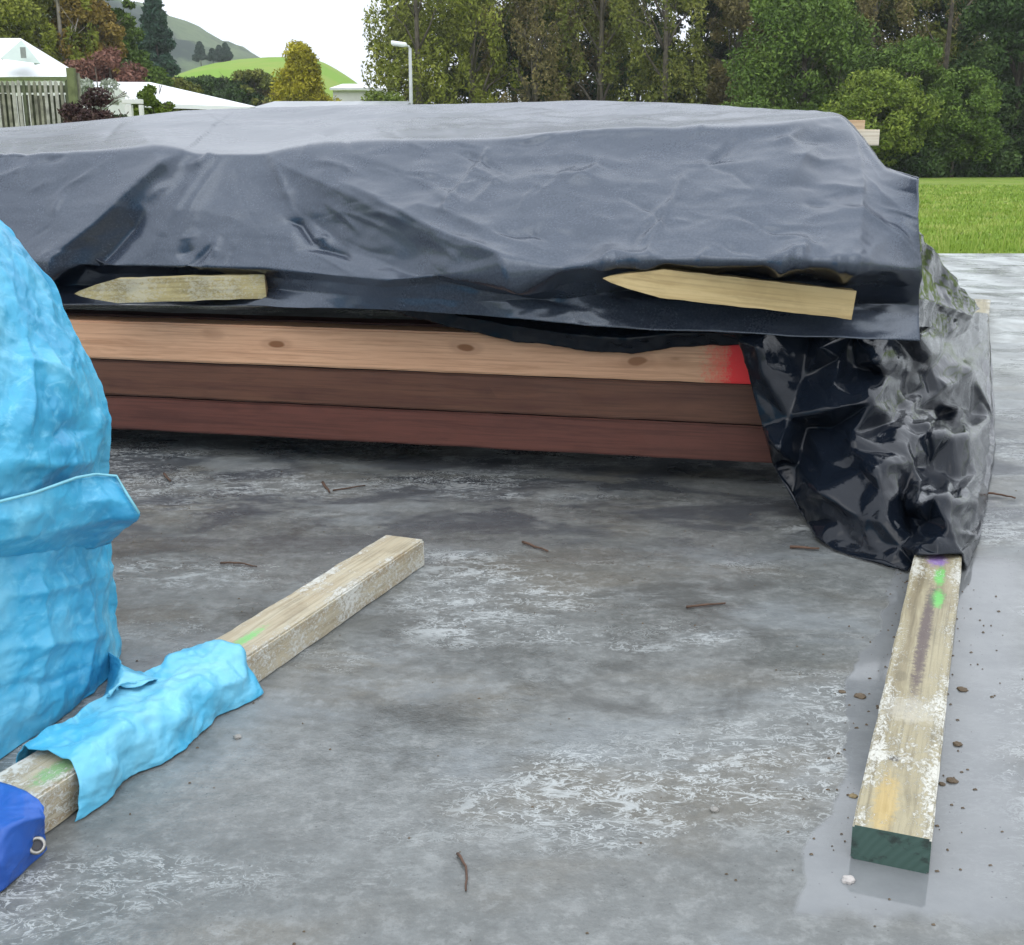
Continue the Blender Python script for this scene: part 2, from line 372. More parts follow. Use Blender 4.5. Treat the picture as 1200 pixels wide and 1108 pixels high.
BU = [
 ('bright yellow-green bush lowest in front of the trees, above the grass', 1022, 49, 4.6, 4.2, .5, 'bright', 1.6),
 ('light green bush beside the bright yellow-green bush', 1062, 51, 4.2, 5.6, .8, 'green', 1.5),
 ('mid-green bush left of the dark evergreen', 1118, 50, 3.8, 4.3, .6, 'green', 1.3),
 ('small dull brown bush against the peak of the black cover', 975, 51, 3.0, 2.6, -.1, 'brown', .9),
 ('low green bush at the foot of the dense green tree', 882, 51, 3.6, 3.4, -.1, 'green', 1.1),
 ('low green bush behind the highest part of the cover', 800, 53, 3.4, 2.8, -.1, 'green', 1.0),
 ('low yellow-green bush at the foot of the street lamp', 458, 54, 3.2, 3.6, 0, 'bright', 1.0),
]
for (lb, px, Y, wd, zt, zb, m, dn) in BU:
    tree('bush', lb, px, Y, wd, zt, zb, m, dn, .11, .07, 'bush', 'bushes in front of the field trees', 'round')
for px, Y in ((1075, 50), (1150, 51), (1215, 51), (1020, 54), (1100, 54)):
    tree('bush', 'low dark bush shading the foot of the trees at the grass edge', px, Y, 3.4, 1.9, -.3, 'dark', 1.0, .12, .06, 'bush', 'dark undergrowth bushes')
# left group, behind the houses
L = [
 ('yellow-green tree rising behind the gabled house at the left edge', 8, 52, 5.0, 12, 2, 'yolive', 1.6, 'round', .14),
 ('olive green tree right behind the gable ridge', 52, 56, 4.6, 13, 2, 'olive', 1.8, 'round', .14),
 ('pale-trunked yellow-olive tree left of the brown tree', 82, 52, 3.4, 12, 2.5, 'yolive', 1.5, 'broom', .13),
 ('orange-brown tree in the left group', 112, 53, 3.2, 8.3, 2, 'orange', 1.4, 'round', .13),
 ('dark green tree at the right shoulder of the left group', 136, 60, 3.0, 9.6, 2, 'green', 1.7, 'round', .15),
 ('low red-brown tree above the white blossom', 135, 48, 3.2, 4.9, 1, 'red', 1.3, 'round', .12),
 ('rounded mid-green tree behind the long white roof', 166, 55, 3.0, 5.4, 1, 'green', 1.5, 'round', .13),
 ('olive bush left of the hill, behind the long white roof', 208, 62, 3.4, 4.4, 0, 'olive', 1.0, 'round', .14),
]
for (lb, px, Y, wd, zt, zb, m, dn, sh, lf) in L:
    tree('tree', lb, px, Y, wd, zt, zb, m, dn, lf, .16, 'tree', 'trees behind the houses', sh, bk=pale_bark if px == 82 else bark)
tree('conifer', 'dark blue-green conifer standing against the far hill', 192, 95, 3.9, 12.6, 2.5, 'conifer', 3.4, .2, .2, 'conifer', None, 'cone', nlimb=0)
tree('conifer', 'golden yellow conifer beside the small white building', 356, 62, 4.3, 6.2, -.1, 'gold', 4.2, .11, .12, 'conifer', None, 'cone', nlimb=0)
for px, wd, zt, lb, m in ((240, 4.6, 5.9, 'olive-grey bush at the left of the hedge below the green hill', 'dark'), (268, 4.8, 5.9, 'dark bush in the middle of the hedge below the green hill', 'dark'),
                     (303, 3.6, 6.5, 'twiggy olive bush left of the golden conifer', 'olive'), (330, 3.0, 5.2, 'dull bush half hidden behind the golden conifer', 'brown'),
                     (222, 3.6, 5.6, 'low dull bush at the right foot of the dark conifer', 'olive')):
    tree('bush', lb, px, 84, wd, zt, 2.4, m, 1.4, .16, .08, 'bush', 'hedge bushes below the green hill')
for px, zt, wd in ((242, 20.6, 2.4), (256, 19.4, 1.9), (264, 20.0, 1.9), (271, 20.4, 2.4)):
    tree('conifer', {242: 'leftmost small conifer on the green hill, standing apart', 256: 'small round conifer left in the cluster of three on the hill',
         264: 'middle small conifer of the cluster of three on the hill', 271: 'rightmost small conifer of the cluster on the hill'}[px], px, 234, wd, zt, 17.4, 'conifer', 1.2, .3, .1, 'conifer', 'small conifers on the green hill', 'cone', nlimb=3, z0=15.5)
# shrubs beside the fence
tree('shrub', 'dark purple-brown shrub just right of the picket fence', 114, 15.2, .92, 1.74, .3, 'purple', 1.9, .035, .025, 'shrub', None, 'round', nlimb=7)
tree('shrub', 'dark green shrub right of the purple-brown shrub', 140, 15.4, .5, 1.55, .1, 'dark', 1.3, .035, .02, 'shrub', None, 'round', nlimb=5)
tree('shrub', 'white blossoming shrub above the purple-brown shrub', 122, 17.5, .9, 2.12, 1.5, 'pale', .25, .03, .03, 'shrub', None, 'round', nlimb=9)
tree('shrub', 'bright green shrub below the long white roof', 182, 20, .75, 2.02, .5, 'bright', 1.3, .045, .03, 'shrub', None, 'round')
tree('shrub', 'small bright green shrub trailing right of the other bright shrub', 203, 20, .5, 1.80, .4, 'bright', .8, .045, .03, 'shrub', None, 'round')

# ------------------------------------------------------------ street lamp
met = plain('galvanised_metal', (.42, .44, .44), .5, .1, 5)
lens = plain('lamp_lens', (.8, .82, .84), .35, .05, 5)
g = at(483, 178, 50); root = empty('street_lamp', (g.x, 50, -.1)); tag(root, 'thin grey street lamp with a flat white head in front of the trees', 'street lamp')
V, Fc = tube([(0, 0, 0), (0, 0, 2.5), (0, 0, 4.95)], [.085, .075, .06], 12); mesh('pole', V, Fc, met, root)
V, Fc = tube([(0, 0, 4.93), (-.06, 0, 5.03), (-.2, 0, 5.06)], [.05, .045, .04], 8); mesh('arm', V, Fc, met, root)
bm = bmesh.new(); bx(bm, -.74, -.12, -.14, .14, 5.0, 5.16, .05)
for v in bm.verts: v.co.z += -(v.co.x + .12) * .13
hd = from_bm('lamp_head', bm, lens, root, True)
bm = bmesh.new(); bx(bm, -.68, -.2, -.1, .1, 5.02, 5.05, .01)
for v in bm.verts: v.co.z += -(v.co.x + .12) * .13 - .045
from_bm('lens', bm, plain('frosted_lens', (.6, .62, .62), .2), hd, True)

# ------------------------------------------------------------ houses and fence
def corr_mat(name, c, sc=9):
    n = N(name); P = n.tc.outputs['Object']; x, y, z = n.sep(P)[:3]
    wv = n.mth('SINE', n.mth('MULTIPLY', x, sc)); f = n.noise(P, .8, 5)
    return n.done(n.ramp(f, [(.3, tuple(k * .88 for k in c)), (.7, c)]), .45, n.bump(wv, .4, .03))
roofw = corr_mat('white_roofing', (.80, .82, .84)); roofg = corr_mat('grey_roofing', (.34, .36, .38))
wallw = plain('white_weatherboard', (.74, .75, .74), .7, .05, 3); gablew = plain('pale_green_weatherboard', (.48, .56, .52), .7, .05, 3); walld = plain('dark_wall_paint', (.22, .13, .10), .8, .2, 3); glass = plain('window_glass', (.03, .04, .05), .08, .1)  # long low house walls are dark red-brown
# gabled house
root = empty('house', (at(-40, 178, 30).x, 30, -.1)); tag(root, 'white house with a pale gable and hipped white roof behind the fence', 'house', 'houses')
ox = root.location.x
def hp(px, py, Y): p = at(px, py, Y); return (p.x - ox, p.y - 30, p.z + .1)
# main roof: ridge at left, hip down to the right, gable facing camera
A = hp(-160, 45, 33); B = hp(24, 45, 33); C_ = hp(84, 90, 30); D = hp(-200, 92, 29); E = hp(88, 84, 36)
Bk = (A[0], A[1] + 6, 2.2); Bk2 = (E[0], E[1] + 3, 2.2)
mesh('roof', [A, B, C_, D, E, Bk, Bk2], [(3, 2, 1, 0), (2, 4, 1), (1, 4, 6, 5, 0)], roofw, root, smooth=False)
g0 = hp(0, 69, 29.6); g1 = hp(48, 75, 29.6); g2 = hp(25, 47, 30.0)
gb = mesh('gable', [g0, g1, g2, (g0[0] - .1, g0[1] + .4, g0[2]), (g1[0] - .3, g1[1] + .4, g1[2]), (g2[0] - .3, g2[1] + .8, g2[2])], [(0, 1, 2), (0, 2, 5, 3), (2, 1, 4, 5)], gablew, root, smooth=False)
v0 = hp(27.5, 62, 29.5); bm = bmesh.new(); bx(bm, v0[0] - .06, v0[0] + .06, v0[1] - .03, v0[1], v0[2] - .12, v0[2] + .12); from_bm('vent', bm, plain('vent_grey', (.25, .27, .27)), gb)
bm = bmesh.new(); bx(bm, D[0] + .3, C_[0] - .3, 0, 5, 0, C_[2] - .1); wl = from_bm('wall', bm, wallw, root)
bm = bmesh.new(); bx(bm, D[0] + 1.4, D[0] + 2.6, -.04, -.002, .9, 1.9); wn = from_bm('window', bm, glass, root)
# long low roofed house
Yh = 38
root = empty('house', (at(220, 178, Yh).x, Yh, -.1)); tag(root, 'long low house with a plain white sloping roof and dark eave', 'house', 'houses'); ox = root.location.x
def hq(px, py, Y): p = at(px, py, Y); return (p.x - ox, p.y - Yh, p.z + .1)
a = hq(95, 96, 44); b = hq(176, 96.5, 44); c = hq(293, 125.5, 38); d = hq(110, 119, 37); e = hq(300, 125, 48); f_ = hq(95, 110, 50)
th = .12
Vr = [a, b, c, d, e, f_]; Vr += [(x, y, z - th) for x, y, z in Vr]
mesh('roof', Vr, [(3, 2, 1, 0), (2, 4, 1), (1, 4, 5, 0), (9, 8, 2, 3), (8, 10, 4, 2), (6, 7, 8, 9), (9, 3, 0, 6)], roofw, root, smooth=False)
bm = bmesh.new(); bx(bm, d[0] + .4, c[0] - .9, .0, 6, 0, d[2] - .16 - .25); wl = from_bm('wall', bm, walld, root)
for px in (215, 226, 236, 246):
    p = hq(px, 130, 37.3); bm = bmesh.new(); bx(bm, p[0] - (.14 if px in (215, 236) else .06), p[0] + (.14 if px in (215, 236) else .06), -.12, -.003, 0, d[2] - .5); from_bm('pillar', bm, wallw, root)
p = hq(190, 130, 37.9); bm = bmesh.new(); bx(bm, p[0] - .5, p[0] + .5, -.05, -.002, .7, 1.5); from_bm('window', bm, glass, root)
# small white building, grey roof
root = empty('building', (at(414, 178, 70).x, 70, -.1)); tag(root, 'small plain white building at the left foot of the field trees', 'building'); ox = root.location.x
p0 = at(390, 104, 70); p1 = at(450, 100, 70)
bm = bmesh.new(); bx(bm, p0.x - ox, p1.x - ox, 0, 5, 0, p0.z, 0); from_bm('wall', bm, wallw, root)
zr = p0.z
mesh('roof', [(p0.x - ox - .15, -.2, zr + .003), (p1.x - ox + .2, -.2, zr + .003), (p1.x - ox + .2, 5.2, zr + .5), (p0.x - ox - .15, 5.2, zr + .5), (p0.x - ox - .15, -.2, zr + .12), (p1.x - ox + .2, -.2, zr + .12), (p1.x - ox + .2, 5.2, zr + .62), (p0.x - ox - .15, 5.2, zr + .62)],
     [(0, 1, 5, 4), (4, 5, 6, 7), (1, 2, 6, 5), (3, 0, 4, 7), (3, 2, 1, 0)], roofw, root, smooth=False)
bm = bmesh.new(); bx(bm, 1.5, 2.3, -.04, -.002, 0, 2.0); from_bm('door', bm, plain('door_paint', (.45, .47, .48)), root)
# low grey roofed shed
root = empty('shed', (at(360, 178, 46).x, 46, -.1)); tag(root, 'low grey roofed shed showing as a thin strip under the golden conifer', 'shed'); ox = root.location.x
q0 = at(292, 123, 46); q1 = at(470, 123.5, 46)
mesh('roof', [(q0.x - ox, 0, q0.z - .12), (q1.x - ox, 0, q0.z - .12), (q1.x - ox, 5, q0.z + .35), (q0.x - ox, 5, q0.z + .35), (q0.x - ox, 0, q0.z - .02), (q1.x - ox, 0, q0.z - .02), (q1.x - ox, 5, q0.z + .42), (q0.x - ox, 5, q0.z + .42)],
     [(0, 1, 5, 4), (4, 5, 6, 7), (1, 2, 6, 5), (3, 0, 4, 7), (3, 2, 1, 0)], roofg, root, smooth=False)
bm = bmesh.new(); bx(bm, q0.x - ox + .2, q1.x - ox - .2, .2, 4.8, 0, q0.z - .05); from_bm('wall', bm, plain('grey_block', (.32, .32, .3)), root)
# gate posts / pergola
root = empty('pergola', (at(156, 178, 19).x, 19, -.1)); tag(root, 'white timber pergola corner between the dark shrub and the bright green shrub', 'pergola'); ox = root.location.x
wp = plain('white_painted_timber', (.72, .72, .70), .6, .1, 6)
for px, wd in ((150.5, .05), (165, .025)):
    p = at(px, 120, 19); bm = bmesh.new(); bx(bm, p.x - ox - wd, p.x - ox + wd, -.05, .05, 0, p.z + .06, .004); from_bm('post', bm, wp, root)
p0 = at(143, 119, 19); p1 = at(167, 121, 19); bm = bmesh.new(); bx(bm, p0.x - ox, p1.x - ox, -.055, .055, p0.z + .062, p0.z + .13, .004); from_bm('beam', bm, wp, root)
p0 = at(128, 105, 19); p1 = at(152, 120, 19)
V, Fc = tube([(p0.x - ox, .0, p0.z + .25), (p1.x - ox, 0, p1.z + .16)], .022, 6); mesh('brace', V, Fc, wp, root)
# fence
pk = plain('weathered_palings', (.20, .20, .15), .9, .5, 9); pk2 = plain('mossy_palings', (.085, .10, .055), .9, .4, 9); pk3 = plain('pale_palings', (.36, .36, .31), .9, .4, 9)
root = empty('picket_fence', (at(40, 178, 16).x, 16, -.1)); tag(root, 'weathered grey timber picket fence with spaced pointed tops', 'fence'); ox = root.location.x
rr = random.Random(3)
for i in range(30):
    px = 78 - i * 6.3; p = at(px, 94 + rr.uniform(-1, 1.2), 16); wd = rr.uniform(.016, .022); zt = p.z + .1; xc = p.x - ox
    Vp = [(xc - wd, -.02, 0), (xc + wd, -.02, 0), (xc + wd, -.02, zt - .03), (xc, -.02, zt), (xc - wd, -.02, zt - .03)]
    Vp += [(x, y + .016, z) for x, y, z in Vp]
    mesh('picket', Vp, [(0, 1, 2, 3, 4), (9, 8, 7, 6, 5), (1, 6, 7, 2), (2, 7, 8, 3), (3, 8, 9, 4), (4, 9, 5, 0)], [rr.choice([pk, pk, pk2, pk3])], root, smooth=False)
xl = at(-110, 100, 16).x - ox; xr_ = at(81, 100, 16).x - ox; zr = at(40, 104, 16).z + .1
for zz in (zr, zr - .9):
    bm = bmesh.new(); bx(bm, xl, xr_, -.003, .045, zz - .05, zz + .04); from_bm('rail', bm, pk2, root)
for i in range(26):                                       # close boarding behind the pickets
    px = 79 - i * 7.1; p = at(px, 108, 16.06); bm = bmesh.new(); bx(bm, p.x - ox - .032, p.x - ox + .032, .047, .062, .05, p.z + rr.uniform(.04, .08)); from_bm('board', bm, rr.choice([pk2, pk2, pk]), root)
p = at(83.5, 80, 16); bm = bmesh.new(); bx(bm, p.x - ox - .05, p.x - ox + .04, -.06, .05, 0, p.z + .1, .006); from_bm('post', bm, plain('mossy_post', (.12, .14, .06), .9, .4), root)
p = at(90, 86, 16.1); bm = bmesh.new(); bx(bm, p.x - ox - .025, p.x - ox + .03, .06, .12, 0, p.z + .1, .004); bp = from_bm('post', bm, pk, root)

# ------------------------------------------------------------ timber
SEED = [0]
def wood_mat(name, c0, c1, dark, knots=.5, spots=(), crust=0, rough=.5, grime=0.0, gscale=1.0, edge=.035):
    n = N(name); P = n.tc.outputs['Object']; x, y, z = n.sep(P)[:3]
    SEED[0] += 1; P = n.map(P, (1, 1, 1), (0, 0, 0)); PK = n.map(P, (1, 1, 1), (SEED[0] * 3.7, SEED[0] * 1.3, 0))
    wob = n.noise(n.map(P, (2.0, 6, 6)), 1.6, 3, .5, out='Color')
    vv = n.mix(.045, PK, wob, 'ADD')
    g = n.noise(n.map(vv, (.9, 38 * gscale, 38 * gscale)), 1.0, 5, .6)
    g2 = n.noise(n.map(P, (3, 160, 160)), 1.0, 4, .6)
    c = n.ramp(g, [(.32, c1), (.5, c0), (.68, tuple(a * .5 + b * .5 for a, b in zip(c0, c1)))])
    c = n.mix(n.mth('MULTIPLY', n.sm(g2, .45, .7), .4), c, dark); c = n.mix(n.mth('MULTIPLY', n.sm(n.noise(n.map(vv, (1.6, 90, 90)), 1.0, 3, .7), .56, .62), .35), c, c1)
    if knots:
        kd = n.vor(n.map(n.mix(.045, PK, wob, 'ADD'), (5.5, 13, 13), (.3, .2, .1)), 1.0); sel = n.sm(n.vor(n.map(n.mix(.045, PK, wob, 'ADD'), (5.5, 13, 13), (.3, .2, .1)), 1.0, out='Color'), .50, .54)
        kk = n.mth('MULTIPLY', n.mth('MULTIPLY', n.sm(kd, .17, .11), sel), knots)
        ring = n.mth('MULTIPLY', n.mth('MULTIPLY', n.sm(kd, .34, .2), sel), .3 * knots)
        c = n.mix(ring, c, tuple(a * .6 for a in c1)); c = n.mix(kk, c, dark)
    if grime:
        c = n.mix(n.mth('MULTIPLY', n.sm(n.noise(n.map(P, (1, 2, 2)), 9, 7, .7), .48, .66), grime), c, dark)
    for (sx, sy, rx, ry, sc, op) in spots:
        dx = n.mth('DIVIDE', n.mth('SUBTRACT', x, sx), rx); dy = n.mth('DIVIDE', n.mth('SUBTRACT', y, sy), ry)
        dd = n.mth('SQRT', n.mth('ADD', n.mth('MULTIPLY', dx, dx), n.mth('MULTIPLY', dy, dy)))
        dd = n.mth('ADD', dd, n.mth('MULTIPLY', n.mth('SUBTRACT', n.noise(P, 110, 6, .8), .5), 2.6))
        c = n.mix(n.mth('MULTIPLY', n.sm(dd, 1.2, .5), op), c, sc)
    nb = n.bump(g, .25, .003)
    if crust:
        ed = n.sm(n.mth('ABSOLUTE', y), edge - .018, edge + .008)
        f = n.noise(n.map(P, (1, 1.6, 1.6)), 85, 7, .8, .9); f2 = n.noise(P, 8, 4)
        k = n.sm(n.mth('ADD', f, n.mth('ADD', n.mth('MULTIPLY', ed, .10), n.mth('MULTIPLY', n.mth('SUBTRACT', f2, .5), .5))), .575, .66)
        k = n.mth('MULTIPLY', k, crust); c = n.mix(k, c, (.60, .60, .55)); nb = n.bump(k, .5, .002, nb)
    return n.done(c, rough, nb, .4)
def end_mat(name, c0, c1):
    n = N(name); P = n.tc.outputs['Object']
    q = n.map(P, (1, 1, 1), (0, .11, .06)); x, y, z = n.sep(q)[:3]
    d = n.mth('SQRT', n.mth('ADD', n.mth('MULTIPLY', y, y), n.mth('MULTIPLY', z, z)))
    ring = n.mth('SINE', n.mth('MULTIPLY', n.mth('ADD', d, n.mth('MULTIPLY', n.noise(P, 12, 3), .012)), 620))
    c = n.ramp(n.sm(ring, -1.6, 1.6), [(0, tuple(a * .6 + b * .4 for a, b in zip(c1, c0))), (1, c1)]); k = n.sm(n.noise(n.map(P, (1, 1, 1.4), (0, 3, 0)), 26, 6, .7), .5, .62)
    return n.done(n.mix(n.mth('MULTIPLY', k, .75), c, (.018, .022, .02)), .6, n.bump(ring, .2, .001))
def board(name, label, p0, p1, wid, thk, mats, cat, group=None, rot=0.0, rough=.0012, seg=60, seed=0, part=False):
    """p0 -> p1 on the underside centre line; local x runs along it"""
    d = p1 - p0; L = d.length
    nx_, ny, nzz = seg, 6, 4
    bm = bmesh.new(); bmesh.ops.create_cube(bm, size=1)
    for v in bm.verts: v.co = Vector(((v.co.x + .5) * L, v.co.y * wid, (v.co.z + .5) * thk))
    le = [e for e in bm.edges if abs(e.verts[0].co.x - e.verts[1].co.x) > L * .5]
    bmesh.ops.bevel(bm, geom=le, offset=min(wid, thk) * .055, segments=2, affect='EDGES')
    le = [e for e in bm.edges if abs(e.verts[0].co.x - e.verts[1].co.x) > L * .5]
    bmesh.ops.subdivide_edges(bm, edges=le, cuts=seg, use_grid_fill=True)
    for v in bm.verts:
        q = v.co.copy(); nn = Vector((0, v.co.y, v.co.z - thk / 2)).normalized()
        edge = (abs(v.co.y) / (wid / 2)) * (abs(v.co.z - thk / 2) / (thk / 2))
        v.co += nn * rough * (fbm(Vector((q.x * 12, q.y * 6 + seed, q.z * 6)))) * (1 + 2.0 * max(0, edge - .6))
    for f in bm.faces:
        if abs(f.normal.x) > .9 or (f.calc_center_median().x < 1e-4 or f.calc_center_median().x > L - 1e-4): f.material_index = min(1, len(mats) - 1)
    o = from_bm(name, bm, mats, smooth=False)
    xa = d.normalized(); ya = Vector((0, 0, 1)).cross(xa).normalized(); za = xa.cross(ya)
    M = Matrix((xa, ya, za)).transposed().to_4x4(); M = Matrix.Translation(p0) @ M @ Matrix.Rotation(rot, 4, 'X'); o.matrix_world = M
    tag(o, label, cat, group); return o
def loc_on(p0, d, p): q = p - p0; return q.dot(d), q.dot(Vector((-d.y, d.x, 0)))
# right bearer
rp0 = Vector((BX(1.372), 1.372, 0)); rp1 = Vector((BX(7.15), 7.15, 0))
def sp(px, py, rx, ry, c, op=1): a, b = loc_on(rp0, BD, gr(px, py, .05)); return (a, b, rx, ry, c, op)
spots = [sp(1098, 656, .05, .022, (.22, .12, .42), .75), sp(1101, 676, .06, .012, (.10, .50, .09), .8), sp(1098, 702, .055, .014, (.10, .50, .09), .8),
         sp(1083, 745, .30, .012, (.07, .045, .05), .85), sp(1066, 832, .05, .05, (.56, .54, .47), .38), sp(1048, 889, .010, .010, (.06, .055, .05), .9), sp(1038, 940, .09, .018, (.58, .38, .08), .4)]
bm_r = wood_mat('bearer_wood', (.34, .30, .19), (.20, .165, .095), (.07, .06, .035), .3, spots, .8, .38, .3)
em = end_mat('green_treated_end_grain', (.035, .075, .06), (.05, .095, .08))
board('timber_bearer', 'lime-crusted timber bearer running under the black plastic with green end grain facing the camera', rp0, rp1, .098, .05, [bm_r, em], 'timber bearer', 'bearers on the slab', rough=.0014, seg=240, seed=3)
# left bearer
lp1 = Vector((BX(2.56, True), 2.56, 0)); lp0 = Vector((BX(1.26, True), 1.26, 0))
rev = -BD
def sl_(px, py, rx, ry, c, op=1):
    q = gr(px, py, .06) - lp0; return (q.dot(BD), q.dot(Vector((-BD.y, BD.x, 0))), rx, ry, c, op)
spotsl = [sl_(285, 752, .07, .012, (.16, .55, .16), .7), sl_(66, 905, .05, .02, (.12, .42, .14), .6), sl_(255, 765, .05, .03, (.45, .27, .11), .5)]
bm_l = wood_mat('bearer_wood_pale', (.50, .45, .33), (.33, .25, .15), (.13, .10, .06), .3, spotsl, 1.0, .42, .3)
board('timber_bearer', 'pale crusted timber bearer, its lower half wrapped in blue tarpaulin', lp0, lp1, .098, .062, [bm_l, em], 'timber bearer', 'bearers on the slab', rough=.0014, seg=90, seed=8)

# the stack: three front timbers and the ones behind
PDv = (at(893, 543, 3.152) - at(130, 503, 3.57)); PDv.z = 0; PDv.normalize()
def pf(x, off=0): return Vector((x, 3.57 - .219 * (x + 1.23) + off, 0))
perp = Vector((-PDv.y, PDv.x, 0))
reds = [gr(852, 432, .35)]
pine = lambda nm, sp2=(): wood_mat(nm, (.56, .36, .19), (.42, .23, .11), (.20, .085, .035), .9, sp2, 0, .55, .0)
brn = lambda nm, a=1.0: wood_mat(nm, (.118 * a, .042 * a, .030 * a), (.075 * a, .027 * a, .020 * a), (.035, .015, .010), .8, (), 0, .5, .15)
endp = end_mat('pine_end_grain', (.42, .28, .15), (.55, .40, .23))
xl0, xr0 = -2.7, .93
def lay(name, label, z0, th, off, mat, dx0=0, dx1=0, seed=0, wid=.1, grp='sawn timbers in the stack'):
    a = pf(xl0 + dx0, 0) + perp * (off + wid / 2); b = pf(xr0 + dx1, 0) + perp * (off + wid / 2); a.z = b.z = z0
    return board(name, label, a, b, wid, th, [mat, endp], 'timber', grp, seed=seed, rough=.0015)
Z0 = .075
a = pf(xl0) + perp * .0
pz = at(852, 432, pf(.6).y); q = pz - (pf(xl0)); redx = q.dot(PDv)
# painted end is sprayed on the front face: local x only, wide in y
top_m = wood_mat('pine_face', (.66, .385, .235), (.46, .245, .135), (.22, .09, .035), .95, [(redx + .05, -.05, .06, .14, (.95, .02, .04), 1), (redx + .02, -.05, .08, .2, (.80, .05, .04), .5)], 0, .5, .0, .55)
lay('timber_board', 'bottom front timber of the stack, dark red-brown, nearest the slab', Z0, .103, .02, brn('dark_brown_timber', 1.12), seed=1)
lay('timber_board', 'middle front timber of the stack, dark brown with a paler streak', Z0 + .108, .108, .012, wood_mat('streaked_brown_timber', (.135, .060, .036), (.075, .028, .020), (.035, .015, .010), .8, (), 0, .5, .1, .35), seed=2)
lay('timber_board', 'pale orange pine timber on top of the dark ones, sprayed red near its right end', Z0 + .221, .115, .0, top_m, seed=3)
for k in range(1):
    for j in range(3):
        lay('timber_board', ('bottom', 'middle', 'top')[j] + ' timber of the second row, hidden behind the front face of the stack', Z0 + (.0, .108, .221)[j], (.103, .108, .115)[j], .13 + k * .115, brn('inner_timber') if k == 0 and j == 0 else bpy.data.materials['inner_timber'], seed=9 + k * 3 + j, grp='timbers behind the front row', dx0=.1)
# light boards whose ends poke out behind the cover
for (pxy, lb, th) in (((1012, 147, 160), 'upper pale board end poking out past the cover peak', 3.95), ((1029, 158, 171), 'lower pale board end poking out below the other, outermost', 3.85)):
    p = at(pxy[0], pxy[2], th); e = p.copy(); zt = at(pxy[0], pxy[1] - 6, th).z; s0 = e - PDv * .35
    s0.z = e.z = p.z
    board('timber_board', lb, s0, e, .05, zt - p.z, [wood_mat('pale_pine', (.60, .46, .31), (.50, .35, .21), (.25, .15, .08), .2, (), 0, .6) if th > 3.9 else wood_mat('bleached_pine', (.74, .68, .56), (.62, .54, .42), (.3, .2, .1), .2, (), 0, .6), endp], 'timber', 'board ends past the cover', seed=4)
p = at(1041, 200, 3.7); V, Fc = tube([at(1034, 172, 3.85), at(1041, 188, 3.78), at(1040, 200, 3.7)], [.008, .007, .009], 6)

# ------------------------------------------------------------ the black cover
def poly_mat():
    n = N("black_polythene"); P = n.tc.outputs['Object']
    f = n.noise(P, 170, 5, .75); b = n.noise(P, 2.2, 4)
    at_ = n.t.nodes.new('ShaderNodeAttribute'); at_.attribute_name = 'unshaded'; unshaded = at_.outputs['Fac']
    dust = n.mth('MULTIPLY', n.mth('ADD', .04, n.mth('MULTIPLY', n.sm(f, .3, .85), .17)), unshaded); base = n.mix(unshaded, (.004, .006, .012), (.016, .022, .036)); c = n.mix(dust, base, (.22, .255, .325))  # shade under the overhang painted in: darker base and less dust there
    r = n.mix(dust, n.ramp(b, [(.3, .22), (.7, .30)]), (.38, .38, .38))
    fine = n.bump(n.noise(P, 240, 3, .6), .15, .001)
    wr = n.bump(n.noise(n.map(P, (1, 1, 1.6)), 11, 5, .6, .8), .2, .004, fine)
    vd = n.mix(.12, P, n.noise(P, 3, 3, out='Color'), 'ADD'); cz_ = n.sm(n.vor(n.map(vd, (1, 1, 2.2)), 3.2, 'DISTANCE_TO_EDGE'), 0, .05)
    drop = n.bump(cz_, .07, .004, wr)
    n.b.inputs['Specular Tint'].default_value = (.80, .89, 1.0, 1)
    return n.done(c, r, drop, .85)
PM = poly_mat()
C = [-330, -150, 0, 60, 100, 150, 215, 310, 380, 450, 560, 640, 700, 760, 850, 920, 985, 1008, 1035, 1077]
def arr(**k): return {a: v for a, v in k.items()}
sil = np.array([175, 160, 150, 146, 142.5, 138, 130, 126.5, 125.5, 124, 121.5, 119.5, 119, 121, 124, 129, 135, 166, 198, 208.])
silY = np.array([5.4, 5.4, 5.4, 5.4, 5.4, 5.4, 5.4, 5.4, 5.4, 5.4, 5.2, 5.1, 5.0, 4.9, 4.6, 4.2, 3.7, 3.5, 3.25, 3.0])
cre = np.array([184, 180, 178, 178.5, 179, 179, 180, 181, 178, 172, 166, 160, 156, 153, 151, 147, 138, 170, 202, 212.])
cY = np.array([YF(c) + .09 for c in C]); cY[-4:] = (3.42, 3.35, 3.16, 2.985)
bre = np.array([300, 302, 305, 310, 312, 312, 313, 315, 322, 328, 322, 318, 311, 306, 307, 308, 309, 311, 313, 316.])
bY = np.array([YF(c) for c in C]) - np.array([.05, .05, .05, .05, .06, .06, .08, .10, .14, .20, .27, .31, .33, .34, .34, .33, .32, .30, .24, .13])
tuk = np.array([325, 328, 332, 334, 335, 335, 336, 338, 344, 349, 352, 350, 342, 338, 343, 349, 353, 354, 355, 357.])
tY = np.array([YF(c) for c in C]) - np.array([-.04, -.04, -.04, -.04, -.04, -.04, -.03, .02, .12, .17, .19, .15, .13, .11, .10, .10, .10, .10, .10, .12])
hem = np.array([345, 350, 355, 357, 358, 358, 359, 360, 361, 363, 369, 378, 384, 387.5, 391, 395, 397.5, 398.5, 400, 400.5])
hY = np.array([YF(c) for c in C]) - np.array([.04, .04, .04, .04, .04, .04, .06, .08, .13, .16, .18, .18, .18, .17, .17, .17, .17, .16, .15, .14])
NU, NV = 560, 190
U = np.linspace(C[0], C[-1], NU)
def ci(a): return np.interp(U, C, a)
rows = []   # (t, y, Y) in image rows, plus back rows in world
midy = cre * .5 + bre * .5; midY = cY * .52 + bY * .48 - .02
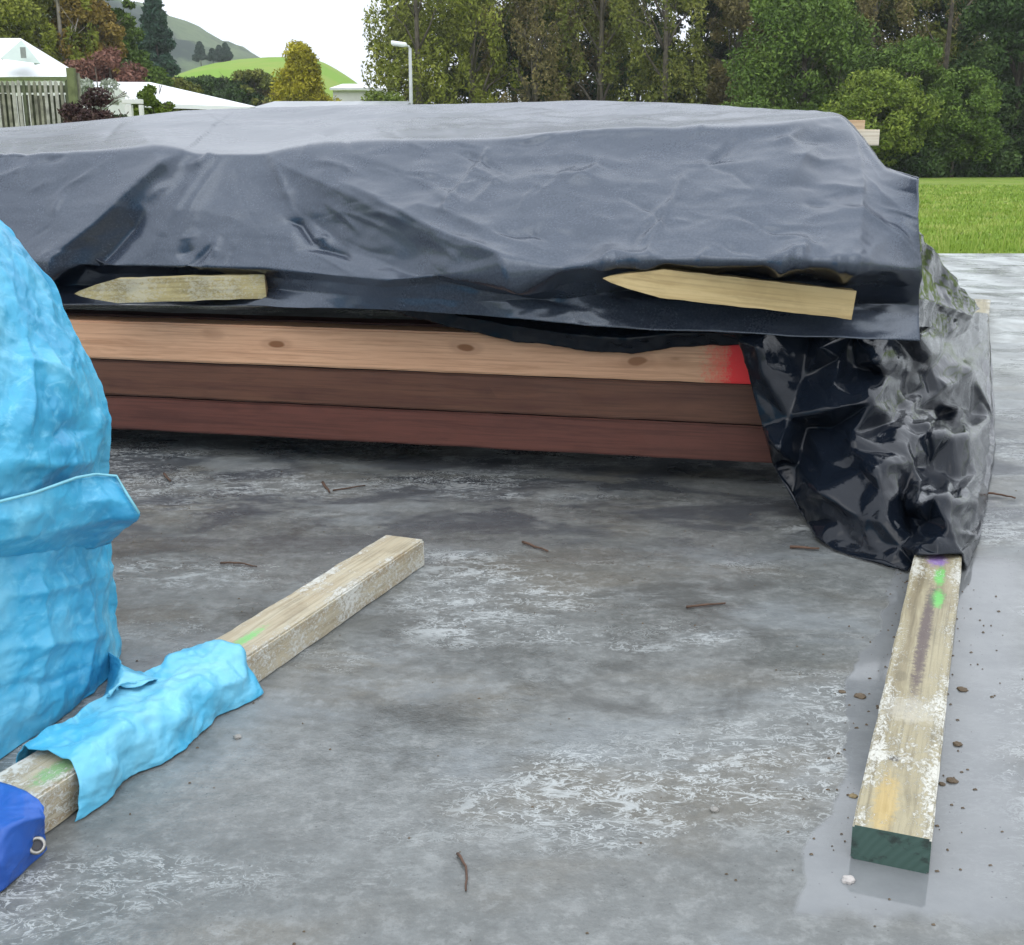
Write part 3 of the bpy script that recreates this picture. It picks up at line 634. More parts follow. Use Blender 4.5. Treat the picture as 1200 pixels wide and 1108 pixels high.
keys = [(0, sil, silY), (.16, cre * .45 + sil * .55, cY * .30 + silY * .70), (.30, cre, cY), (.50, midy, midY), (.73, bre, bY), (.78, bre * .6 + tuk * .4, bY * .35 + tY * .65), (.88, tuk, tY), (1, hem, hY)]
T_ = np.linspace(0, 1, NV)
PY = np.zeros((NV, NU)); PYY = np.zeros((NV, NU))
ky = np.array([ci(k[1]) for k in keys]); kY = np.array([ci(k[2]) for k in keys]); kt = [k[0] for k in keys]
for i in range(NU):
    PY[:, i] = np.interp(T_, kt, ky[:, i]); PYY[:, i] = np.interp(T_, kt, kY[:, i])
def smooth2(A, itv, ith):
    for _ in range(itv): A[1:-1] = (A[:-2] + 2 * A[1:-1] + A[2:]) / 4
    for _ in range(ith): A[:, 1:-1] = (A[:, :-2] + 2 * A[:, 1:-1] + A[:, 2:]) / 4
    return A
PYY = smooth2(PYY, 1, 24); PY = smooth2(PY, 2, 6)
PXX = np.tile(U, (NV, 1))
a = (PXX - 600) / F; b = (554 - PY) / F
dy = cp + b * sp_; dz = -sp_ + b * cp; k = PYY / dy
W = np.stack([a * k, dy * k, H + dz * k], -1)
def normals(W):
    du = np.gradient(W, axis=1); dv = np.gradient(W, axis=0); nn = np.cross(du, dv); nn /= np.linalg.norm(nn, axis=-1)[..., None] + 1e-9
    s = np.sign((nn * (np.array([0, 0, H]) - W)).sum(-1)); return nn * s[..., None]
NN = normals(W)
def pdist(X, Yp, pl):
    best = np.full(X.shape, 1e9); tt = np.zeros(X.shape); side = np.zeros(X.shape); n = len(pl) - 1
    for i in range(n):
        (x0, y0), (x1, y1) = pl[i], pl[i + 1]; dx, dy_ = x1 - x0, y1 - y0; L = dx * dx + dy_ * dy_
        t = np.clip(((X - x0) * dx + (Yp - y0) * dy_) / L, 0, 1); d = np.hypot(X - x0 - t * dx, Yp - y0 - t * dy_)
        m = d < best; best[m] = d[m]; tt[m] = ((i + t) / n)[m]; side[m] = np.sign(dx * (Yp - y0) - dy_ * (X - x0))[m]
    return best, tt, side
# folds: polyline in picture coordinates, height (m), width on left / right side, fade at the ends
FO = [
 ([(218, 180), (170, 222), (118, 268), (60, 318), (20, 345)], .048, 9, 40, 0.3),     # big diagonal ridge
 ([(170, 245), (130, 290), (85, 335)], -.035, 10, 10, .5),
 ([(245, 190), (205, 250), (172, 300)], .012, 14, 10, .6),
 ([(312, 182), (345, 205), (400, 232), (470, 268), (540, 300), (620, 325), (655, 333)], .050, 75, 24, .6),
 ([(400, 222), (455, 250), (520, 285), (600, 318), (688, 343)], .020, 12, 7, .5),
 ([(318, 184), (332, 215), (345, 250)], .010, 10, 6, .6),
 ([(262, 186), (228, 240), (205, 296)], .008, 6, 5, .6),
 ([(335, 235), (400, 285), (470, 315), (560, 340)], -.022, 26, 20, .5),
 ([(415, 190), (480, 212), (550, 218)], .014, 16, 9, .8),
 ([(470, 268), (500, 255), (530, 262), (590, 290), (680, 308)], .016, 18, 10, .6),
 ([(335, 258), (350, 262), (362, 280), (372, 288)], -.022, 5, 4, .7),
 ([(350, 292), (375, 290), (400, 296), (412, 305)], -.018, 5, 4, .7),
 ([(362, 280), (385, 276)], .010, 5, 5, .5),
 ([(345, 160), (450, 150), (560, 152), (640, 145)], .010, 12, 7, .7),
 ([(140, 165), (250, 150), (400, 140)], .008, 10, 6, .7), ([(20, 165), (120, 158), (220, 148)], .008, 9, 6, .7),
 ([(590, 178), (640, 165), (720, 158), (840, 150), (985, 137)], .010, 12, 8, .4),
 ([(580, 190), (680, 186), (760, 196)], .008, 12, 8, .8), ([(600, 215), (690, 212), (740, 222)], .007, 10, 8, .8),
 ([(575, 176), (562, 200), (540, 235), (526, 262)], .008, 4, 3, .15), ([(802, 205), (786, 240), (765, 285), (758, 303)], .0075, 4, 3, .15),
 ([(985, 137), (1000, 180), (1004, 230), (1000, 290), (990, 310)], .022, 26, 20, .5),
 ([(985, 137), (930, 190), (870, 240), (820, 300)], .010, 40, 30, .6),
 ([(850, 252), (890, 268), (930, 285)], -.006, 5, 4, .6), ([(925, 262), (985, 258), (1050, 282), (1077, 300)], .010, 14, 8, .6),
 ([(1005, 215), (1040, 235), (1077, 262)], .010, 14, 10, .6), ([(830, 262), (900, 268), (985, 272), (1060, 290)], .005, 7, 5, .6),
 ([(690, 320), (720, 300), (760, 308), (775, 318)], .018, 12, 8, .5), ([(900, 320), (930, 300), (950, 300)], .022, 12, 8, .5), ([(975, 300), (990, 318), (1010, 302)], .014, 8, 8, .5),
 ([(60, 345), (150, 352), (240, 349), (330, 352)], .012, 6, 5, .4),
 ([(500, 330), (560, 340), (640, 352), (690, 366)], -.012, 8, 5, .6),
]
D = np.zeros_like(PY)
for pl, h, wl_, wr_, fd in FO:
    d, t, sd_ = pdist(PXX, PY, pl)
    wdt = np.where(sd_ > 0, wr_, wl_); e = np.exp(-np.power(d / wdt, 1.5))
    D += h * e * np.clip(np.minimum(t, 1 - t) / max(fd * .5, 1e-3) + (.25 if fd < .35 else .1), 0, 1)
rf = random.Random(77)
for k in range(110):
    x0 = rf.uniform(-40, 1040); y0 = rf.uniform(140, 296)
    if x0 < 310: an = math.atan2(1, -.9) + rf.uniform(-.35, .35)
    elif x0 < 560: an = math.atan2(.55, 1) + rf.uniform(-.3, .3)
    else: an = rf.choice([rf.uniform(-.15, .25), rf.uniform(.2, .6), 2.2 + rf.uniform(-.2, .2)])
    L_ = rf.uniform(25, 90); b_ = rf.uniform(-.2, .2)
    pl = [(x0, y0), (x0 + math.cos(an) * L_ * .5, y0 + math.sin(an) * L_ * .35), (x0 + math.cos(an + b_) * L_, y0 + math.sin(an + b_) * L_ * .7)]
    wv_ = rf.uniform(2.5, 7); FO.append((pl, rf.choice([1, 1, -1]) * rf.uniform(.003, .0075) * wv_ / 4, wv_, wv_ * rf.uniform(.4, 1), .8))
D = np.zeros_like(PY)
for pl, h, wl_, wr_, fd in FO:
    d, t, sd_ = pdist(PXX, PY, pl)
    wdt = np.where(sd_ > 0, wr_, wl_); e = np.exp(-np.power(d / wdt, 1.15))
    D += h * e * np.clip(np.minimum(t, 1 - t) / max(fd * .5, 1e-3) + (.25 if fd < .35 else .1), 0, 1)
rsn = np.zeros_like(PY)
for j in range(NV):
    for i in range(0, NU):
        q = W[j, i]
        rsn[j, i] = noise.fractal((q[0] * 3.0, q[1] * 2.2 + q[2], q[2] * 6.0), 1.0, 2.0, 4) * .014 + noise.ridged_multi_fractal((q[0] * 5 + 3, q[1] * 2, q[2] * 8), 1.0, 2.1, 3, 1.0, 2.0) * .0035
edge = np.clip(T_ / .04, 0, 1)[:, None]
cl_ = np.abs(PY - ci(cre)[None, :]); rsn *= (.35 + .65 * np.clip((PXX - 250) / 250, 0, 1)) * (.3 + .7 * np.clip(cl_ / 14, 0, 1)) ; D = (D + rsn) * (.35 + .65 * edge)
W2 = W + NN * D[..., None]
# back rows: carry the sheet on over the stack and down behind it
backs = []
for (dYb, zz) in ((.5, -.02), (1.1, -.10), (1.6, -.35), (1.8, -.75), (1.9, -1.3)):
    r = W2[0].copy(); r[:, 1] += dYb; r[:, 0] *= 1 + dYb * .12 ; r[:, 2] = np.maximum(.01, r[:, 2] + zz)
    backs.append(r)
WB = np.concatenate([np.array(backs)[::-1], W2], 0); nv = WB.shape[0]
idx = np.arange(nv * NU).reshape(nv, NU)
Fq = np.stack([idx[:-1, :-1], idx[1:, :-1], idx[1:, 1:], idx[:-1, 1:]], -1).reshape(-1, 4)
xs01 = U
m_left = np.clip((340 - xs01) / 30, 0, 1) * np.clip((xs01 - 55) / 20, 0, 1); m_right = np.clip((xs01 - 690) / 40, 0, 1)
shade_band = np.clip((T_ - .725) / .012, 0, 1) * (1 - np.clip((T_ - .905) / .02, 0, 1)); shade_band_l = np.clip((T_ - .725) / .012, 0, 1)
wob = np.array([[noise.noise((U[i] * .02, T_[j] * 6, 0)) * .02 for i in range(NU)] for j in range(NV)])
UNSHADED = 1 - np.clip(shade_band[:, None] * m_right[None] * .92 + shade_band_l[:, None] * m_left[None] * .85, 0, 1)  # low along the tuck, where shade is painted into the sheet colour
UNSHADED = np.concatenate([np.ones((5, NU)), UNSHADED], 0)
root = empty('black_cover', (0, 3.3, 0)); tag(root, 'matt black polythene cover draped over the timber stack, wet and creased', 'plastic sheet', 'black plastic sheets')
o = mesh('sheet', WB.reshape(-1, 3) - np.array([0, 3.3, 0]), Fq, PM, root); at1 = o.data.attributes.new('unshaded', 'FLOAT', 'POINT'); at1.data.foreach_set('value', UNSHADED.reshape(-1).astype(np.float32)); solid(o, .0015)
# dark inner fold seen past the peak, behind the right slope
gloss = N("glossy_black_plastic"); P = gloss.tc.outputs['Object']
f1 = gloss.noise(P, 26, 4, .6, 1.2)
GM = gloss.done(gloss.mix(gloss.mth('MULTIPLY', gloss.sm(gloss.noise(P, 150, 4, .7), .55, .75), .10), (.006, .009, .015), (.06, .07, .09)), gloss.ramp(gloss.noise(P, 5, 4), [(.3, .07), (.7, .15)]),
                gloss.bump(f1, .22, .006), .28)
def patch(name, rows_, mat, parent, nu=60, nv=30, amp=.004, fr=9.0, th=.0015, seed=0, origin=(0, 0, 0), sm=3):
    """rows_: rows of world points, lofted"""
    A = np.array([[tuple(p) for p in r] for r in rows_]); nr, nc, _ = A.shape
    u = np.linspace(0, nc - 1, nu); v = np.linspace(0, nr - 1, nv)
    B = np.stack([[np.interp(u, range(nc), A[r, :, k]) for r in range(nr)] for k in range(3)], -1)   # nr,nu,3
    Cc = np.zeros((nv, nu, 3))
    for i in range(nu):
        for k in range(3): Cc[:, i, k] = np.interp(v, range(nr), B[:, i, k])
    for _ in range(sm):
        Cc[1:-1] = (Cc[:-2] + 2 * Cc[1:-1] + Cc[2:]) / 4; Cc[:, 1:-1] = (Cc[:, :-2] + 2 * Cc[:, 1:-1] + Cc[:, 2:]) / 4
    Nn = normals(Cc)
    for j in range(nv):
        for i in range(nu):
            q = Vector(Cc[j, i]) * fr + Vector((seed, seed, 0))
            Cc[j, i] += Nn[j, i] * amp * (.45 * (noise.ridged_multi_fractal(q * 2.6, 1.0, 2.0, 2, 1.0, 2.0) - 1) + noise.fractal(q, 1.0, 2.0, 3) + .9 * (noise.ridged_multi_fractal(q * .7, 1.0, 2.0, 2, 1.0, 2.0) - 1))
    idx = np.arange(nv * nu).reshape(nv, nu)
    Fq = np.stack([idx[:-1, :-1], idx[1:, :-1], idx[1:, 1:], idx[:-1, 1:]], -1).reshape(-1, 4)
    o = mesh(name, Cc.reshape(-1, 3) - np.array(origin), Fq, mat, parent)
    if th: solid(o, th)
    return o
og = (0, 3.3, 0)
patch('end_fold', [[at(990, 146, 3.95), at(1004, 165, 3.9), at(1020, 182, 3.85), at(1042, 200, 3.7)], [at(990, 160, 3.75), at(1000, 180, 3.7), at(1018, 198, 3.6), at(1050, 206, 3.5)], [at(990, 190, 3.6), at(1000, 210, 3.55), at(1018, 225, 3.5), at(1060, 225, 3.3)]], PM, root, 30, 20, .008, 12, origin=og)
# inner layer hanging just below the hem
lo = [(400, 352), (480, 370), (540, 388), (610, 401), (690, 412), (740, 414), (790, 409), (850, 408), (885, 402)]
r0 = [at(x, y - 40, YF(x) - .02 + .05) for x, y in lo]; r1 = [at(x, y - 18, YF(x) - .055) for x, y in lo]; r2 = [at(x, y, YF(x) - .035) for x, y in lo]
patch('inner_layer', [r0, r1, r2], GM, root, 240, 26, .010, 7, origin=og, sm=2)

# ------------------------------------------------------------ the crumpled glossy sheet over the right hand bearer
def zp(px, py, z): return gr(px, py, z)
def yp(px, py, Y): return at(px, py, Y)
CP = [
 # upper edge tucked beneath the cover hem
 (866, 398, yp, 3.02), (900, 385, yp, 3.02), (950, 388, yp, 3.04), (1000, 390, yp, 3.02), (1040, 390, yp, 3.02), (1077, 392, yp, 3.04),
 # left hanging edge
 (872, 420, yp, 3.01), (882, 455, yp, 2.99), (894, 500, yp, 2.96), (907, 546, yp, 2.94), (930, 582, yp, 2.90), (945, 612, yp, 2.84), (956, 630, zp, .012), (978, 645, zp, .006), (1008, 652, zp, .006), (1042, 662, zp, .006), (1064, 670, zp, .006),
 # left facets
 (888, 408, yp, 2.95), (912, 527, yp, 2.83), (895, 440, yp, 2.93), (924, 490, yp, 2.93), (942, 440, yp, 3.00), (960, 408, yp, 2.93), (975, 455, yp, 2.93), (972, 480, yp, 2.86), (985, 420, yp, 3.0),
 (945, 500, yp, 2.99), (935, 545, yp, 2.93), (960, 578, yp, 2.72), (968, 545, yp, 2.84), (978, 500, yp, 2.95), (950, 590, yp, 2.78),
 (1003, 430, yp, 3.0), (1028, 425, yp, 2.88), (1022, 472, yp, 2.86), (1000, 510, yp, 2.84), (1038, 545, yp, 2.72), (1000, 528, yp, 2.80), (1010, 552, yp, 2.75), (1025, 548, yp, 2.69), (1032, 578, yp, 2.66),
 (985, 612, yp, 2.70), (1005, 605, yp, 2.64), (1030, 612, yp, 2.60), (1048, 606, yp, 2.60), (1020, 635, yp, 2.60), (1055, 640, yp, 2.55),
 # centre valley and right
 (1040, 440, yp, 3.05), (1045, 495, yp, 2.98), (1055, 470, yp, 3.15), (1062, 515, yp, 2.92), (1052, 530, yp, 2.80), (1085, 500, yp, 3.02), (1086, 516, yp, 2.95), (1068, 545, yp, 2.82), (1080, 560, yp, 2.78), (1060, 575, yp, 2.78), (1063, 600, yp, 2.73),
 (1070, 420, yp, 3.2), (1092, 430, yp, 3.4), (1110, 400, yp, 3.8), (1080, 455, yp, 3.35), (1100, 460, yp, 3.35), (1078, 478, yp, 3.25),
 (1125, 430, zp, .25), (1146, 444, zp, .19), (1152, 430, zp, .07), (1135, 410, zp, .14), (1157, 395, zp, .06), (1158, 368, zp, .055), (1146, 366, zp, .26), (1132, 385, zp, .22), (1120, 375, zp, .36), (1095, 380, yp, 3.75),
 (1108, 452, zp, .25), (1108, 485, zp, .12), (1130, 480, zp, .11), (1155, 490, zp, .04), (1163, 490, zp, .02), (1166, 520, zp, .004),
 (1090, 512, zp, .20), (1118, 510, zp, .19), (1142, 515, zp, .14), (1156, 522, zp, .05), (1090, 548, zp, .12), (1104, 556, zp, .10), (1122, 560, zp, .09), (1140, 560, zp, .07), (1153, 560, zp, .02),
 (1095, 582, zp, .16), (1118, 588, zp, .145), (1140, 592, zp, .09), (1152, 605, zp, .004), (1075, 590, zp, .17), (1085, 612, zp, .10), (1112, 618, zp, .11), (1138, 622, zp, .06), (1070, 630, zp, .06),
 (1098, 634, zp, .085), (1078, 642, zp, .065), (1076, 650, zp, .060), (1100, 650, zp, .064), (1128, 649, zp, .058), (1135, 636, zp, .05), (1132, 668, zp, .004), (1148, 630, zp, .004), (1070, 660, zp, .01),
]
P2 = [Vector((c[0], c[1])) for c in CP]; P3 = [c[2](c[0], c[1], c[3]) for c in CP]
res = delaunay_2d_cdt(P2, [], [], 0, 1e-4)
bm = bmesh.new(); vs = []
orig = res[3]
for i, v in enumerate(res[0]): vs.append(bm.verts.new(P3[orig[i][0]]))
# drop triangles lying outside the outline of the sheet
OUT = [(866, 398), (900, 384), (1077, 388), (1095, 378), (1120, 373), (1146, 364), (1160, 366), (1160, 395), (1154, 428), (1168, 465), (1168, 521), (1156, 575), (1154, 606), (1150, 631), (1133, 670), (1128, 652), (1076, 653), (1066, 672), (1042, 664), (1008, 654), (978, 647), (956, 632), (943, 612), (928, 583), (905, 547), (892, 500), (880, 455), (870, 421)]
def inside(x, y):
    c = False; n = len(OUT)
    for i in range(n):
        (x0, y0), (x1, y1) = OUT[i], OUT[(i + 1) % n]
        if (y0 > y) != (y1 > y) and x < (x1 - x0) * (y - y0) / (y1 - y0) + x0: c = not c
    return c
for f in res[2]:
    cx = sum(res[0][i].x for i in f) / 3; cy = sum(res[0][i].y for i in f) / 3
    if inside(cx, cy): bm.faces.new([vs[i] for i in f])
bmesh.ops.subdivide_edges(bm, edges=bm.edges[:], cuts=1, use_grid_fill=True); bmesh.ops.triangulate(bm, faces=bm.faces[:]); bm.normal_update()
rj = random.Random(21)
for v in bm.verts:
    if not v.is_boundary: v.co += v.normal * rj.uniform(-1, 1) * (.016 if v.co.x > .98 else .009)
bmesh.ops.subdivide_edges(bm, edges=bm.edges[:], cuts=5, use_grid_fill=True)
bm.normal_update()
for _ in range(2): bmesh.ops.smooth_vert(bm, verts=[v for v in bm.verts if not v.is_boundary], factor=.5, use_axis_x=True, use_axis_y=True, use_axis_z=True)
bm.normal_update()
for v in bm.verts:
    q = v.co * 11
    v.co += v.normal * (.004 * noise.fractal(q, 1, 2, 3) + .007 * (noise.ridged_multi_fractal(v.co * 6, 1.0, 2.0, 2, 1.0, 2.0) - 1) * (0 if v.is_boundary else 1))
    v.co.z = max(v.co.z, .003)
loose = [v for v in bm.verts if not v.link_faces]; bmesh.ops.delete(bm, geom=loose, context='VERTS')
wrap = empty('crumpled_sheet', (0, 3.3, 0)); tag(wrap, 'glossy crumpled black plastic hanging from the stack end and lying over the right bearer', 'plastic sheet', 'black plastic sheets')
for v in bm.verts: v.co -= Vector((0, 3.3, 0))
o = from_bm('crumpled_fold', bm, GM, wrap, True); solid(o, .0015)
# side flap running back along the end of the stack
patch('side_flap', [[at(1070, 262, 3.25), at(1082, 275, 3.4), at(1100, 300, 3.7), at(1122, 330, 4.05), at(1148, 362, 4.5)],
                    [at(1070, 300, 3.2), at(1082, 312, 3.5), at(1095, 330, 3.75), at(1118, 348, 3.95), at(1142, 366, 4.3)],
                    [at(1070, 350, 3.15), at(1085, 350, 3.3), at(1098, 356, 3.6), at(1112, 362, 3.8), at(1140, 370, 4.1)],
                    [at(1070, 372, 3.12), at(1085, 366, 3.4), at(1100, 366, 3.75), at(1118, 370, 3.9), at(1138, 380, 4.2)],
                    [at(1070, 410, 3.1), at(1080, 405, 3.4), at(1095, 400, 3.6), at(1110, 395, 3.8), at(1132, 392, 4.2)]], GM, wrap, 50, 60, .008, 9, origin=og, sm=2)

# ------------------------------------------------------------ pointed stakes lying on the cover
def stake(label, tip, e0, e1, Y, thk, mats, seed):
    a = at(*tip, Y); b0 = at(*e0, Y - .01); b1 = at(*e1, Y - .01); b = (b0 + b1) / 2; hw = (b0 - b1).length / 2
    xa = (b - a); L = xa.length; xa.normalize(); zb = (b0 - b1).normalized(); za = (zb - xa * zb.dot(xa)).normalized(); ya = za.cross(xa)
    bm = bmesh.new(); secs = [(0, .006, .25), (.03, .20, .6), (.10, .52, .85), (.21, .93, 1), (.23, 1, 1)] + [(.23 + .77 * i / 24, 1, 1) for i in range(1, 25)]
    rings = []
    for s, k, kt_ in secs:
        sh = -.15 * hw * (1 - min(1, s / .23)); r = []
        for (y, z) in ((-1, -1), (1, -1), (1, 1), (-1, 1)):
            q = Vector((s * L, y * thk / 2 * kt_, z * hw * k + sh)); nq = .0015 * fbm(Vector((q.x * 14 + seed, y * 3, z * 3)))
            r.append(bm.verts.new(q + Vector((0, y * nq, z * nq * 1.4))))
        rings.append(r)
    for i in range(len(rings) - 1):
        for q in range(4): bm.faces.new((rings[i][q], rings[i][(q + 1) % 4], rings[i + 1][(q + 1) % 4], rings[i + 1][q]))
    bm.faces.new(rings[0][::-1]); f = bm.faces.new(rings[-1]); f.material_index = 1
    bmesh.ops.recalc_face_normals(bm, faces=bm.faces[:])
    o = from_bm('wooden_stake', bm, mats); o.matrix_world = Matrix.Translation(a) @ Matrix((xa, ya, za)).transposed().to_4x4()
    return tag(o, label, 'stake', 'stakes holding the cover down')
m1 = wood_mat('mossy_stake_wood', (.47, .39, .19), (.32, .25, .11), (.12, .10, .045), .6, (), .35, .6, .5, .6, .02); m2 = wood_mat('fresh_stake_wood', (.56, .43, .22), (.42, .30, .13), (.22, .15, .06), .5, (), 0, .6, .2, .6)
stake('mossy grey-brown pointed stake lying at the left of the cover', (88, 342), (312, 321), (314, 349), YF(200) - .10, .045, [m1, endp], 1)
stake('clean yellow pointed stake lying at the right of the cover', (707, 324), (999, 340), (997, 373), YF(850) - .265, .045, [m2, endp], 5)

# ------------------------------------------------------------ blue tarpaulin
def blue_mat(name, c0, c1, c2, rough=.38):
    n = N(name); P = n.tc.outputs['Object']; a = n.noise(P, 3.5, 5, .6, .5); b = n.noise(n.map(P, (1, 1, 1.8)), 24, 6, .65, 1)
    c = n.ramp(a, [(.32, c0), (.5, c1), (.7, c2)]); c = n.mix(n.mth('MULTIPLY', n.sm(b, .5, .7), .35), c, tuple(min(1, k * 1.25 + .03) for k in c2))
    x, y, z = n.sep(P)[:3]
    wv = n.mth('MULTIPLY', n.mth('SINE', n.mth('MULTIPLY', z, 1900)), n.mth('SINE', n.mth('MULTIPLY', n.mth('ADD', x, y), 1900)))
    nb = n.bump(wv, .12, .0006); nb = n.bump(n.noise(P, 22, 6, .65, .9), .3, .005, nb)
    vd = n.mix(.07, P, n.noise(P, 9, 3, out='Color'), 'ADD')
    nb = n.bump(n.sm(n.vor(n.map(vd, (1, 1, 1.5)), 11, 'DISTANCE_TO_EDGE'), 0, .16), .16, .004, nb)
    nb = n.bump(n.sm(n.vor(n.map(vd, (1.3, 1, 1), (4, 1, 2)), 27, 'DISTANCE_TO_EDGE'), 0, .2), .22, .0018, nb)
    return n.done(c, rough, nb, .5)
BM = blue_mat('blue_tarpaulin', (.03, .28, .50), (.065, .41, .64), (.20, .54, .70)); BD2 = blue_mat('dark_blue_tarpaulin', (.010, .06, .30), (.015, .085, .38), (.02, .11, .44), .4)
root = empty('blue_tarpaulin', (-1, 1.8, 0)); tag(root, 'bright blue tarpaulin wrapped over a bundle and the left bearer', 'tarpaulin'); og2 = (-1, 1.8, 0)
silb = [(120, 818), (128, 780), (130, 745), (130, 700), (126, 655), (121, 620), (119, 580), (119, 550), (125, 528), (125, 500), (112, 458), (95, 418), (76, 383), (58, 345), (38, 315), (18, 290), (5, 272), (-30, 240), (-80, 215)]
YC = 2.02; prof = []
for px, py in silb:
    p = at(px, py, YC); prof.append((p.z, p.x))
prof.sort(); pz_ = [max(0.0, p[0]) for p in prof]; pxx = [p[1] for p in prof]; pz_[0] = 0
ztop = pz_[-1]
sec = [(-1.6, .95), (-.5, .9), (-.27, 1.15), (-.155, 1.45), (-.075, 1.66), (-.028, 1.80), (-.006, 1.91), (0, 2.0), (-.015, 2.08), (-.06, 2.14), (-.15, 2.18), (-.5, 2.25), (-1.6, 2.3)]
# resample section
NS = 420; su = np.interp(np.linspace(0, 1, NS), [0, .08, .92, 1], [0, 2, 10.5, len(sec) - 1]); sx = np.interp(su, range(len(sec)), [s[0] for s in sec]); sy = np.interp(su, range(len(sec)), [s[1] for s in sec])
for _ in range(12): sx[1:-1] = (sx[:-2] + 2 * sx[1:-1] + sx[2:]) / 4; sy[1:-1] = (sy[:-2] + 2 * sy[1:-1] + sy[2:]) / 4
nz_ = 230; A = np.zeros((nz_ + 14, NS, 3))
for j in range(nz_ + 14):
    if j < nz_: z = ztop * j / (nz_ - 1); k = 1; xo = np.interp(z, pz_, pxx)
    else: t = (j - nz_ + 1) / 14; k = 1 - t * .9; z = ztop + .04 * math.sin(t * 1.5); xo = pxx[-1] - .0
    lean_ = 0
    X = xo + sx; Yv = 1.6 + (sy - 1.6) * k; X = np.where(True, xo - .6 * (1 - k) + sx * (k * .5 + .5), X)
    flare = .05 * max(0, 1 - z / .12) ** 2
    A[j, :, 0] = X + flare * .5; A[j, :, 1] = Yv - flare * .4; A[j, :, 2] = z
Nn = normals(A)
BF = [([(0, 540), (60, 545), (118, 540)], .010, 8, 0.5), ([(15, 420), (60, 430), (100, 470)], .010, 7, .5), ([(30, 360), (35, 450), (25, 520)], .006, 5, .5), ([(60, 520), (80, 500), (118, 505)], -.014, 10, .5),
      ([(0, 700), (60, 690), (128, 672)], .008, 7, .5), ([(0, 760), (70, 752), (128, 742)], .009, 8, .5), ([(10, 800), (60, 800), (120, 770)], -.006, 6, .5), ([(100, 660), (104, 740), (90, 830)], .010, 7, .5), ([(40, 650), (50, 740), (30, 850)], .008, 8, .5), ([(20, 890), (70, 850), (118, 800)], -.012, 9, .5)]
# image coords of each vertex, for the traced folds
rel = A - np.array([0, 0, H]); dep = rel[..., 1] * cp - rel[..., 2] * sp_
ix = 600 + F * rel[..., 0] / dep; iy = 554 - F * (rel[..., 1] * sp_ + rel[..., 2] * cp) / dep
D = np.zeros(ix.shape)
for pl, h, wdt, fd in BF:
    d, t, s_ = pdist(ix, iy, pl); D += h * np.exp(-(d / wdt) ** 1.3) * np.clip(np.minimum(t, 1 - t) / (fd * .5) + .1, 0, 1)
D[dep < .2] = 0
for j in range(A.shape[0]):
    for i in range(NS):
        q = Vector(A[j, i]); D[j, i] += .0035 * (noise.ridged_multi_fractal(Vector((q.x * 17, q.y * 17, q.z * 22 + 3)), 1, 2.1, 2, 1, 2) - 1) + .012 * noise.fractal(q * 5, 1, 2, 4) + .007 * (noise.ridged_multi_fractal(Vector((q.x * 6, q.y * 6, q.z * 9)), 1, 2, 3, 1, 2) - 1)
A += Nn * D[..., None]; A[..., 2] = np.maximum(A[..., 2], .002)
idx = np.arange(A.shape[0] * NS).reshape(A.shape[0], NS)
Fq = np.stack([idx[:-1, :-1], idx[1:, :-1], idx[1:, 1:], idx[:-1, 1:]], -1).reshape(-1, 4)
solid(mesh('sheet', A.reshape(-1, 3) - np.array(og2), Fq, BM, root), .001)
# folded lip with a beaded hem
top = [(-60, 603, 1.60), (0, 588, 1.68), (40, 578, 1.74), (65, 569, 1.79), (90, 560, 1.85), (112, 556, 1.90), (136, 558, 1.94)]
m1_ = [(-60, 630, 1.585), (0, 612, 1.665), (40, 603, 1.725), (65, 596, 1.78), (95, 590, 1.835), (130, 585, 1.89), (155, 590, 1.93)]
m2_ = [(-60, 655, 1.59), (0, 636, 1.665), (40, 630, 1.735), (65, 625, 1.785), (95, 618, 1.84), (130, 610, 1.895), (164, 603, 1.93)]
bt_ = [(-60, 690, 1.68), (0, 662, 1.74), (40, 654, 1.82), (65, 650, 1.86), (90, 646, 1.93), (110, 643, 1.97), (128, 636, 1.99)]
lip = patch('folded_lip', [[at(*p) for p in r] for r in (top, m1_, m2_, bt_)], BM, root, 80, 40, .006, 9, origin=og2, sm=2)
V, Fc = tube([at(x, y, Y - .004) - Vector(og2) for x, y, Y in top] + [at(148, 578, 1.925) - Vector(og2), at(163, 602, 1.918) - Vector(og2)], .0026, 6)
mesh('hem', V, Fc, plain('hem_bead', (.20, .52, .62), .4, .1, 20), lip)
# sheath around the left bearer
perpB = Vector((BD.y, -BD.x, 0))
ss = []
ns = 9
for i in range(ns):
    t = i / (ns - 1); Y = 1.535 + t * .375; c = Vector((BX(Y, True), Y, 0)); wv = .012 * math.sin(i * 2.1)
    fl = (.010 + .009 * math.sin(i * 1.7 + 1)) * min(1, .2 + t * 2)
    sk = BD * (-.03 * (1 - t) ** 2)
    ss.append([c - perpB * (.075 + wv) + Vector((0, 0, .004)) , c - perpB * .062 + Vector((0, 0, .055)), c - perpB * .045 + Vector((0, 0, .077 + wv * .5)), c + Vector((0, 0, .080 - wv * .3)), c + perpB * .045 + Vector((0, 0, .077)) + sk * .3, c + perpB * (.066 + wv) + Vector((0, 0, .052)) + sk * .7, c + perpB * (.064 + fl * .6) + Vector((0, 0, .02)) + sk, c + perpB * (.062 + fl) + Vector((0, 0, .003)) + sk * 1.3])
patch('bearer_wrap', ss, BM, root, 90, 110, .007, 13, origin=og2, sm=4, seed=3)
